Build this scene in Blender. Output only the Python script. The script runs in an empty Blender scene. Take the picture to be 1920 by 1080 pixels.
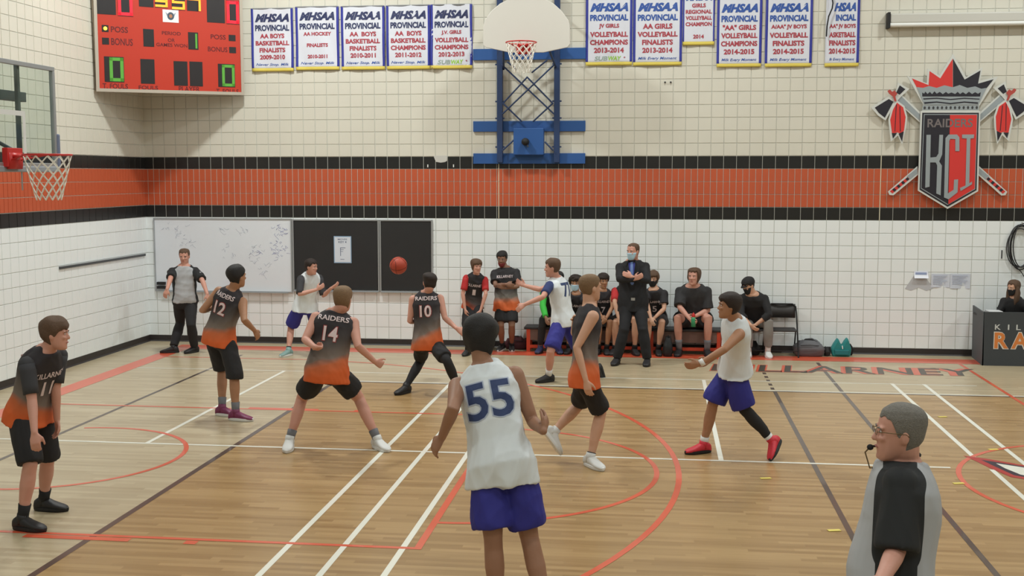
import bpy, bmesh, math, random
import numpy as np
from mathutils import Vector, Matrix
from mathutils.bvhtree import BVHTree

# ------------------------------------------------------------------ camera, world, lights, exposure
SC = bpy.context.scene
COL = SC.collection
random.seed(7)
RNG = np.random.RandomState(7)

cam_data = bpy.data.cameras.new('camera')
cam = bpy.data.objects.new('camera', cam_data)
COL.objects.link(cam)
cam.location = (8.684, -18.874, 2.8535)
cam.rotation_euler = (math.pi / 2 - 0.09757, 0.0, 0.12551)
cam_data.sensor_width = 36.0
cam_data.lens = 2170.98 / 1920.0 * 36.0
cam_data.clip_end = 200
SC.camera = cam

world = bpy.data.worlds.new('world')
SC.world = world
world.use_nodes = True
world.node_tree.nodes['Background'].inputs[0].default_value = (0.9, 0.95, 1.0, 1)
world.node_tree.nodes['Background'].inputs[1].default_value = 0.05

LIGHT_POWER = 118.0
for lx in (3.2, 8.8, 14.4, 20.0):
    for ly in (-3.3, -8.9, -14.5, -20.1):
        ld = bpy.data.lights.new('high_bay_light', 'AREA')
        ld.shape = 'RECTANGLE'
        ld.size = 0.6
        ld.size_y = 0.5
        ld.energy = LIGHT_POWER * ((2.8 if lx < 4 else 1.55) if ly > -5 else 0.8)
        ld.color = (0.95, 1.0, 0.98)
        lo = bpy.data.objects.new('high_bay_light', ld)
        lo.location = (lx, ly, 8.3)
        COL.objects.link(lo)

SC.view_settings.view_transform = 'Standard'
SC.view_settings.look = 'None'
SC.view_settings.exposure = -0.04
SC.view_settings.gamma = 1.0
SC.view_settings.use_curve_mapping = False

# ------------------------------------------------------------------ materials
MATS = {}


def srgb(c):
    return tuple(((x / 255.0) / 12.92 if x / 255.0 <= 0.04045 else ((x / 255.0 + 0.055) / 1.055) ** 2.4) for x in c)


def mat(name, rgb, rough=0.6, metal=0.0, spec=0.5, emit=0.0, noise=0.0, nscale=30.0, bump=0.0, bscale=60.0, alpha=None, coat=0.0):
    """rgb given as 0-255 display values"""
    if name in MATS:
        return MATS[name]
    m = bpy.data.materials.new(name)
    m.use_nodes = True
    nt = m.node_tree
    b = nt.nodes['Principled BSDF']
    col = srgb(rgb) + (1,)
    b.inputs['Base Color'].default_value = col
    b.inputs['Roughness'].default_value = rough
    b.inputs['Metallic'].default_value = metal
    b.inputs['Specular IOR Level'].default_value = spec
    b.inputs['Coat Weight'].default_value = coat
    if emit:
        b.inputs['Emission Color'].default_value = col
        b.inputs['Emission Strength'].default_value = emit
    if noise or bump:
        tc = nt.nodes.new('ShaderNodeTexCoord')
    if noise:
        n = nt.nodes.new('ShaderNodeTexNoise')
        n.inputs['Scale'].default_value = nscale
        n.inputs['Detail'].default_value = 4
        nt.links.new(tc.outputs['Object'], n.inputs['Vector'])
        mr = nt.nodes.new('ShaderNodeMapRange')
        mr.inputs['To Min'].default_value = 1 - noise
        mr.inputs['To Max'].default_value = 1 + noise
        nt.links.new(n.outputs['Fac'], mr.inputs['Value'])
        hs = nt.nodes.new('ShaderNodeHueSaturation')
        hs.inputs['Color'].default_value = col
        nt.links.new(mr.outputs['Result'], hs.inputs['Value'])
        nt.links.new(hs.outputs['Color'], b.inputs['Base Color'])
    if bump:
        n2 = nt.nodes.new('ShaderNodeTexNoise')
        n2.inputs['Scale'].default_value = bscale
        nt.links.new(tc.outputs['Object'], n2.inputs['Vector'])
        bp = nt.nodes.new('ShaderNodeBump')
        bp.inputs['Strength'].default_value = bump
        bp.inputs['Distance'].default_value = 0.01
        nt.links.new(n2.outputs['Fac'], bp.inputs['Height'])
        nt.links.new(bp.outputs['Normal'], b.inputs['Normal'])
    MATS[name] = m
    return m


# ------------------------------------------------------------------ mesh helpers
def V(*a):
    return np.array(a, float)


def unit(v):
    v = np.asarray(v, float)
    n = np.linalg.norm(v)
    return v / n if n > 1e-9 else v


class MB:
    """collects world-space geometry and links it as one mesh object"""

    def __init__(self):
        self.v = []
        self.f = []
        self.m = []

    def add(self, verts, faces, mi=0):
        o = len(self.v)
        self.v.extend([tuple(map(float, q)) for q in verts])
        self.f.extend([tuple(i + o for i in fc) for fc in faces])
        self.m.extend([mi] * len(faces))
        return self

    def box(self, lo, hi, mi=0):
        x0, y0, z0 = lo
        x1, y1, z1 = hi
        vs = [(x0, y0, z0), (x1, y0, z0), (x1, y1, z0), (x0, y1, z0), (x0, y0, z1), (x1, y0, z1), (x1, y1, z1), (x0, y1, z1)]
        return self.add(vs, [(0, 3, 2, 1), (4, 5, 6, 7), (0, 1, 5, 4), (1, 2, 6, 5), (2, 3, 7, 6), (3, 0, 4, 7)], mi)

    def obox(self, c, ax, ay, az, mi=0):
        """oriented box: centre and three half-extent vectors"""
        c, ax, ay, az = map(lambda q: np.asarray(q, float), (c, ax, ay, az))
        vs = []
        for sz in (-1, 1):
            for sx, sy in ((-1, -1), (1, -1), (1, 1), (-1, 1)):
                vs.append(c + ax * sx + ay * sy + az * sz)
        return self.add(vs, [(0, 3, 2, 1), (4, 5, 6, 7), (0, 1, 5, 4), (1, 2, 6, 5), (2, 3, 7, 6), (3, 0, 4, 7)], mi)

    def rings(self, rings, caps=True, mi=0):
        """rings: list of (n,3) arrays with equal n"""
        n = len(rings[0])
        vs = [p for r in rings for p in r]
        fs = []
        for k in range(len(rings) - 1):
            for i in range(n):
                j = (i + 1) % n
                fs.append((k * n + i, k * n + j, (k + 1) * n + j, (k + 1) * n + i))
        if caps:
            fs.append(tuple(range(n - 1, -1, -1)))
            fs.append(tuple((len(rings) - 1) * n + i for i in range(n)))
        return self.add(vs, fs, mi)

    def chain(self, pts, rad, n=12, round_ends=True, mi=0, closed=False):
        """tapered tube through pts; rad number or list"""
        P = [np.asarray(p, float) for p in pts]
        if not hasattr(rad, '__len__'):
            rad = [rad] * len(P)
        m = len(P)
        T = []
        for i in range(m):
            if closed:
                a, b = P[(i - 1) % m], P[(i + 1) % m]
            else:
                a, b = P[max(i - 1, 0)], P[min(i + 1, m - 1)]
            if 0 < i < m - 1 or closed:
                d = unit(P[i] - a) + unit(b - P[i])
            else:
                d = b - a
            T.append(unit(d))
        ref = V(0, 0, 1) if abs(T[0][2]) < 0.9 else V(1, 0, 0)
        s = unit(np.cross(T[0], ref))
        an = np.linspace(0, 2 * math.pi, n, endpoint=False)
        rs = []

        def ring(c, t, s, r):
            u = np.cross(t, s)
            return np.array([c + r * (math.cos(q) * s + math.sin(q) * u) for q in an])
        for i in range(m):
            s = unit(s - T[i] * (s @ T[i]))
            if i == 0 and round_ends and not closed:
                for k in (0.98, 0.8, 0.45):
                    rs.append(ring(P[0] - T[0] * rad[0] * k, T[0], s, rad[0] * math.sqrt(1 - k * k)))
            rs.append(ring(P[i], T[i], s, rad[i]))
            if i == m - 1 and round_ends and not closed:
                for k in (0.45, 0.8, 0.98):
                    rs.append(ring(P[i] + T[i] * rad[i] * k, T[i], s, rad[i] * math.sqrt(1 - k * k)))
        if closed:
            rs.append(rs[0])
            return self.rings(rs, False, mi)
        return self.rings(rs, True, mi)

    def ball(self, c, r, n=12, m=8, frame=None, mi=0):
        r = [r] * 3 if not hasattr(r, '__len__') else r
        F = np.eye(3) if frame is None else np.array(frame)
        rs = []
        for k in range(m):
            ph = -math.pi / 2 + math.pi * (k + 0.5) / m
            rs.append(np.array([np.asarray(c) + (math.cos(ph) * math.cos(a) * r[0]) * F[0] + (math.cos(ph) * math.sin(a) * r[1]) * F[1] + math.sin(ph) * r[2] * F[2]
                                for a in np.linspace(0, 2 * math.pi, n, endpoint=False)]))
        return self.rings(rs, True, mi)

    def plate(self, pts, thick, org=(0, 0, 0), ux=(1, 0, 0), uy=(0, 0, 1), off=0.0, mi=0):
        """2D outline extruded; normal = ux x uy direction pointing to the viewer"""
        org, ux, uy = np.asarray(org, float), np.asarray(ux, float), np.asarray(uy, float)
        nrm = np.cross(ux, uy)
        ar = sum(pts[i][0] * pts[(i + 1) % len(pts)][1] - pts[(i + 1) % len(pts)][0] * pts[i][1] for i in range(len(pts)))
        if ar < 0:
            pts = pts[::-1]
        n = len(pts)
        vs = [org + ux * a + uy * b + nrm * (off + thick) for a, b in pts] + [org + ux * a + uy * b + nrm * off for a, b in pts]
        fs = [tuple(range(n)), tuple(range(2 * n - 1, n - 1, -1))]
        fs += [(i, n + i, n + (i + 1) % n, (i + 1) % n) for i in range(n)]
        return self.add(vs, fs, mi)

    def build(self, name, mats, parent=None, smooth=False, bevel=0.0, kind=None):
        L = np.array(parent_world(parent))
        me = bpy.data.meshes.new(name)
        vv = (np.array(self.v) - L) if self.v else np.zeros((0, 3))
        me.from_pydata([tuple(q) for q in vv], [], self.f)
        if not isinstance(mats, (list, tuple)):
            mats = [mats]
        for q in mats:
            me.materials.append(q)
        me.polygons.foreach_set('material_index', self.m)
        if smooth:
            me.polygons.foreach_set('use_smooth', [True] * len(self.f))
        me.update()
        o = bpy.data.objects.new(name, me)
        COL.objects.link(o)
        if parent is not None:
            o.parent = parent
        if bevel:
            b = o.modifiers.new('bevel', 'BEVEL')
            b.width = bevel
            b.segments = 2
            b.limit_method = 'ANGLE'
        if kind:
            o['kind'] = kind
        return o


def parent_world(p):
    L = V(0, 0, 0)
    while p is not None:
        L = L + np.array(p.location)
        p = p.parent
    return L


def thing(name, label, cat, loc=(0, 0, 0), group=None):
    o = bpy.data.objects.new(name, None)
    COL.objects.link(o)
    o.location = loc
    o.empty_display_size = 0.1
    o['label'] = label
    o['category'] = cat
    if group:
        o['group'] = group
    return o


def tag(o, label, cat, group=None):
    o['label'] = label
    o['category'] = cat
    if group:
        o['group'] = group
    return o


def structure(o):
    o['kind'] = 'structure'
    return o


# ------------------------------------------------------------------ lettering
_TXT = {}


def text2d(s, bold=0.0, shear=0.0):
    """flat triangulated outline of a text in unit box coordinates (0..1, 0..1) with true aspect"""
    key = (s, bold, shear)
    if key in _TXT:
        return _TXT[key]
    cu = bpy.data.curves.new('txt', 'FONT')
    cu.body = s
    cu.offset = bold
    cu.shear = shear
    cu.resolution_u = 3
    ob = bpy.data.objects.new('txt', cu)
    me = ob.to_mesh()
    v = np.array([q.co[:2] for q in me.vertices])
    f = [tuple(p.vertices) for p in me.polygons]
    ob.to_mesh_clear()
    bpy.data.objects.remove(ob)
    bpy.data.curves.remove(cu)
    lo, hi = v.min(0), v.max(0)
    _TXT[key] = ((v - lo) / (hi - lo), f, (hi - lo)[0] / (hi - lo)[1])
    return _TXT[key]


def put_text(mb, s, x0, x1, z0, z1, fn, bold=0.02, shear=0.0, mi=0):
    """fn maps flat (x, z) to a 3D point"""
    v, f, asp = text2d(s, bold, shear)
    mb.add([fn(x0 + q[0] * (x1 - x0), z0 + q[1] * (z1 - z0)) for q in v], f, mi)


def finalize(me_src, parent, name, mats, smooth=True):
    pass


def remesh(mb, voxel, smooth_it=3):
    """union of the closed pieces in mb as one continuous surface (verts, faces in world space)"""
    me = bpy.data.meshes.new('tmp')
    me.from_pydata(mb.v, [], mb.f)
    ob = bpy.data.objects.new('tmp', me)
    COL.objects.link(ob)
    r = ob.modifiers.new('r', 'REMESH')
    r.mode = 'VOXEL'
    r.voxel_size = voxel
    if smooth_it:
        s = ob.modifiers.new('s', 'SMOOTH')
        s.factor = 0.5
        s.iterations = smooth_it
    dg = bpy.context.evaluated_depsgraph_get()
    ev = ob.evaluated_get(dg)
    m2 = ev.to_mesh()
    n = len(m2.vertices)
    co = np.empty(n * 3, np.float32)
    m2.vertices.foreach_get('co', co)
    no = np.empty(n * 3, np.float32)
    m2.vertices.foreach_get('normal', no)
    k = len(m2.polygons)
    lt = np.empty(k, np.int32)
    m2.polygons.foreach_get('loop_total', lt)
    lv = np.empty(len(m2.loops), np.int32)
    m2.loops.foreach_get('vertex_index', lv)
    ev.to_mesh_clear()
    bpy.data.objects.remove(ob)
    bpy.data.meshes.remove(me)
    return co.reshape(-1, 3).astype(float), no.reshape(-1, 3).astype(float), lt, lv


def raw_object(name, co, lt, lv, mats, parent, attrs=None):
    L = parent_world(parent)
    me = bpy.data.meshes.new(name)
    me.vertices.add(len(co))
    me.vertices.foreach_set('co', (co - L).astype(np.float32).ravel())
    me.loops.add(len(lv))
    me.loops.foreach_set('vertex_index', lv)
    me.polygons.add(len(lt))
    st = np.concatenate([[0], np.cumsum(lt)[:-1]]).astype(np.int32)
    me.polygons.foreach_set('loop_start', st)
    me.polygons.foreach_set('use_smooth', np.ones(len(lt), bool))
    for q in (mats if isinstance(mats, (list, tuple)) else [mats]):
        me.materials.append(q)
    me.update(calc_edges=True)
    me.validate()
    if attrs:
        for k, a in attrs.items():
            at = me.attributes.new(k, 'FLOAT', 'POINT')
            at.data.foreach_set('value', np.asarray(a, np.float32))
    o = bpy.data.objects.new(name, me)
    COL.objects.link(o)
    if parent is not None:
        o.parent = parent
    return o
STATIC = {'crest': {'shield': [[12.697, 3.836], [13.583, 3.83], [13.597, 2.598], [13.151, 2.324], [12.697, 2.604]], 'shield_in': [[12.721, 3.808], [13.561, 3.802], [13.571, 2.615], [13.15, 2.357], [12.719, 2.621]], 'pin': [[12.745, 3.787], [13.541, 3.781], [13.55, 2.629], [13.149, 2.386], [12.737, 2.638]], 'left': [[12.755, 3.775], [13.134, 3.772], [13.158, 2.395], [12.746, 2.647]], 'right': [[13.134, 3.772], [13.533, 3.77], [13.541, 2.639], [13.158, 2.395]], 'crown': [[12.478, 4.376], [12.78, 4.258], [12.781, 4.483], [12.963, 4.373], [13.149, 4.702], [13.355, 4.346], [13.594, 4.492], [13.565, 4.293], [13.825, 4.35], [13.566, 3.905], [13.56, 3.83], [12.72, 3.836], [12.736, 3.93]], 'crown_red': [[12.553, 4.335], [12.803, 4.23], [12.81, 4.445], [12.973, 4.331], [13.147, 4.628], [13.163, 4.184], [12.631, 4.189]], 'crown_black': [[13.152, 4.628], [13.334, 4.309], [13.564, 4.446], [13.535, 4.246], [13.763, 4.311], [13.652, 4.161], [13.168, 4.184]], 'fur': [[12.626, 4.203], [12.718, 4.189], [12.808, 4.216], [12.924, 4.187], [13.036, 4.225], [13.163, 4.194], [13.264, 4.228], [13.379, 4.182], [13.492, 4.205], [13.584, 4.167], [13.662, 4.18], [13.552, 3.924], [12.745, 3.93]], 'fur_dark': [[12.711, 4.118], [12.739, 4.099], [12.756, 4.132], [12.79, 4.094], [12.823, 4.127], [12.858, 4.091], [12.891, 4.135], [12.927, 4.098], [12.971, 4.125], [13.018, 4.09], [13.063, 4.124], [13.098, 4.096], [13.145, 4.114], [13.201, 4.091], [13.236, 4.123], [13.273, 4.09], [13.313, 4.118], [13.36, 4.087], [13.404, 4.124], [13.451, 4.088], [13.495, 4.116], [13.537, 4.092], [13.579, 4.115], [13.57, 4.05], [12.713, 4.057]], 'wave1': [[12.728, 4.029], [12.929, 4.037], [13.135, 4.016], [13.339, 4.033], [13.567, 4.017], [13.563, 4.003], [13.34, 4.017], [13.135, 4.0], [12.929, 4.02], [12.733, 4.01]], 'wave2': [[12.743, 3.97], [12.931, 3.98], [13.137, 3.955], [13.341, 3.977], [13.546, 3.961], [13.542, 3.938], [13.342, 3.958], [13.138, 3.936], [12.931, 3.962], [12.749, 3.944]], 'band': [[12.727, 3.921], [13.561, 3.915], [13.555, 3.845], [12.724, 3.85]], 'axe_out': [[11.953, 3.898], [12.212, 4.061], [12.277, 4.033], [12.316, 4.112], [12.348, 4.276], [12.521, 4.176], [12.392, 4.05], [12.334, 3.98], [12.177, 3.693], [12.058, 3.774]], 'axe_blade': [[12.009, 3.893], [12.217, 4.024], [12.288, 3.981], [12.166, 3.736], [12.071, 3.812]], 'axe_spike': [[12.374, 4.232], [12.461, 4.172], [12.377, 4.088], [12.325, 4.122]], 'handle_out': [[12.321, 4.112], [12.399, 4.102], [12.726, 3.794], [12.732, 3.629], [12.31, 4.009]], 'handle_in': [[12.331, 4.089], [12.391, 4.083], [12.718, 3.761], [12.721, 3.666], [12.328, 4.023]], 'bind': [[12.19, 4.146], [12.224, 4.17], [12.26, 4.132], [12.296, 4.155], [12.339, 4.103], [12.308, 4.061], [12.329, 3.99], [12.302, 3.985], [12.274, 4.061], [12.215, 4.104]], 'feather_out': [[12.338, 4.004], [12.456, 3.913], [12.503, 3.748], [12.489, 3.583], [12.438, 3.318], [12.369, 3.46], [12.265, 3.366], [12.218, 3.702], [12.259, 3.868]], 'feather_in': [[12.339, 3.966], [12.433, 3.895], [12.475, 3.743], [12.459, 3.536], [12.409, 3.488], [12.358, 3.508], [12.28, 3.489], [12.246, 3.702], [12.282, 3.858]], 'tip1': [[12.275, 3.499], [12.354, 3.498], [12.296, 3.413]], 'tip2': [[12.377, 3.489], [12.454, 3.524], [12.434, 3.365]], 'fline1': [[12.324, 3.938], [12.335, 3.938], [12.325, 3.524], [12.316, 3.524]], 'fline2': [[12.378, 3.914], [12.389, 3.909], [12.408, 3.524], [12.397, 3.524]], 'low_out': [[12.684, 2.985], [12.698, 2.852], [12.337, 2.532], [12.277, 2.536], [12.252, 2.589]], 'low_in': [[12.68, 2.956], [12.683, 2.871], [12.58, 2.78], [12.528, 2.828]], 'sq0': [[12.542, 2.818], [12.571, 2.785], [12.318, 2.56], [12.28, 2.594]], 'K1': [[12.792, 3.468], [12.857, 3.468], [12.865, 2.666], [12.801, 2.652]], 'K2': [[12.985, 3.467], [13.04, 3.467], [13.037, 3.165], [12.995, 3.056], [13.038, 2.994], [13.036, 2.533], [12.97, 2.562], [12.969, 2.994], [12.945, 3.042], [12.862, 3.042], [12.859, 3.118], [12.951, 3.127], [12.981, 3.179]], 'C': [[13.122, 3.471], [13.246, 3.471], [13.284, 3.428], [13.291, 3.216], [13.232, 3.216], [13.225, 3.4], [13.152, 3.405], [13.135, 3.377], [13.143, 2.562], [13.226, 2.619], [13.229, 2.776], [13.289, 2.781], [13.287, 2.581], [13.157, 2.472], [13.088, 2.5], [13.078, 3.415]], 'I': [[13.323, 3.47], [13.501, 3.47], [13.498, 3.413], [13.448, 3.409], [13.456, 2.719], [13.496, 2.748], [13.497, 2.705], [13.332, 2.6], [13.321, 2.648], [13.402, 2.686], [13.394, 3.409], [13.325, 3.414]]}, 'crest_mid': 13.146, 'crest_txt': [[12.802, 3.581], [13.476, 3.714]], 'brace': [[[6.159, 4.611], [6.998, 3.828]], [[7.003, 4.601], [6.176, 3.833]], [[6.177, 3.998], [6.569, 4.41]], [[6.569, 4.41], [6.984, 3.992]], [[6.177, 3.998], [6.478, 3.71]], [[6.984, 3.992], [6.673, 3.709]], [[6.176, 3.249], [6.365, 3.422]], [[6.987, 3.247], [6.864, 3.374]], [[6.254, 4.652], [6.395, 4.538]], [[6.885, 4.67], [6.651, 4.485]]], 'bboard': [[5.977, 5.129], [5.976, 4.841], [6.018, 4.805], [6.386, 4.723], [6.906, 4.716], [7.275, 4.788], [7.316, 4.835], [7.312, 5.108], [7.292, 5.191], [7.188, 5.335], [7.054, 5.455], [6.86, 5.549], [6.642, 5.581], [6.447, 5.561], [6.24, 5.465], [6.105, 5.353], [6.007, 5.224]], 'sb_el': {'dk1': [[0.051, 1.478], [0.34, 1.181]], 'r1': [[0.369, 1.502], [0.604, 1.17]], 'dk2': [[0.7, 1.526], [0.93, 1.336]], 'y1': [[0.952, 1.544], [1.16, 1.338]], 'y2': [[1.221, 1.564], [1.439, 1.319]], 'dk3': [[1.471, 1.582], [1.7, 1.32]], 'y3': [[1.634, 1.594], [1.7, 1.32]], 'dk4': [[1.798, 1.605], [2.1, 1.158]], 'r2': [[2.128, 1.534], [2.346, 1.15]], 'sticker': [[1.071, 1.315], [1.328, 1.119]], 'poss': [[0.117, 1.018], [0.218, 0.914]], 'bon': [[0.115, 0.826], [0.22, 0.723]], 'poss2': [[2.158, 0.977], [2.275, 0.877]], 'bon2': [[2.162, 0.781], [2.279, 0.682]], 'per1': [[0.753, 0.994], [0.922, 0.722]], 'per2': [[1.475, 0.983], [1.642, 0.709]], 'tf1': [[0.135, 0.542], [0.436, 0.152]], 'f1': [[0.695, 0.526], [0.917, 0.143]], 'pl1': [[1.226, 0.514], [1.451, 0.127]], 'pl2': [[1.485, 0.518], [1.701, 0.126]], 'tf2': [[1.961, 0.501], [2.251, 0.126]]}, 'sb_tx': {'POSS': [[0.253, 0.916], [0.517, 1.006]], 'BONUS': [[0.253, 0.72], [0.585, 0.828]], 'PERIOD': [[1.051, 0.909], [1.357, 0.987]], 'OR': [[1.143, 0.81], [1.257, 0.87]], 'GAMES': [[0.955, 0.723], [1.46, 0.802]], 'POSS2': [[1.851, 0.892], [2.107, 0.969]], 'BONUS2': [[1.799, 0.692], [2.131, 0.771]], 'T1': [[0.099, 0.051], [0.489, 0.13]], 'FOULS': [[0.656, 0.051], [0.964, 0.113]], 'PLAYER': [[1.298, 0.036], [1.648, 0.117]], 'T2': [[1.923, 0.021], [2.307, 0.095]]}}
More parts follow.
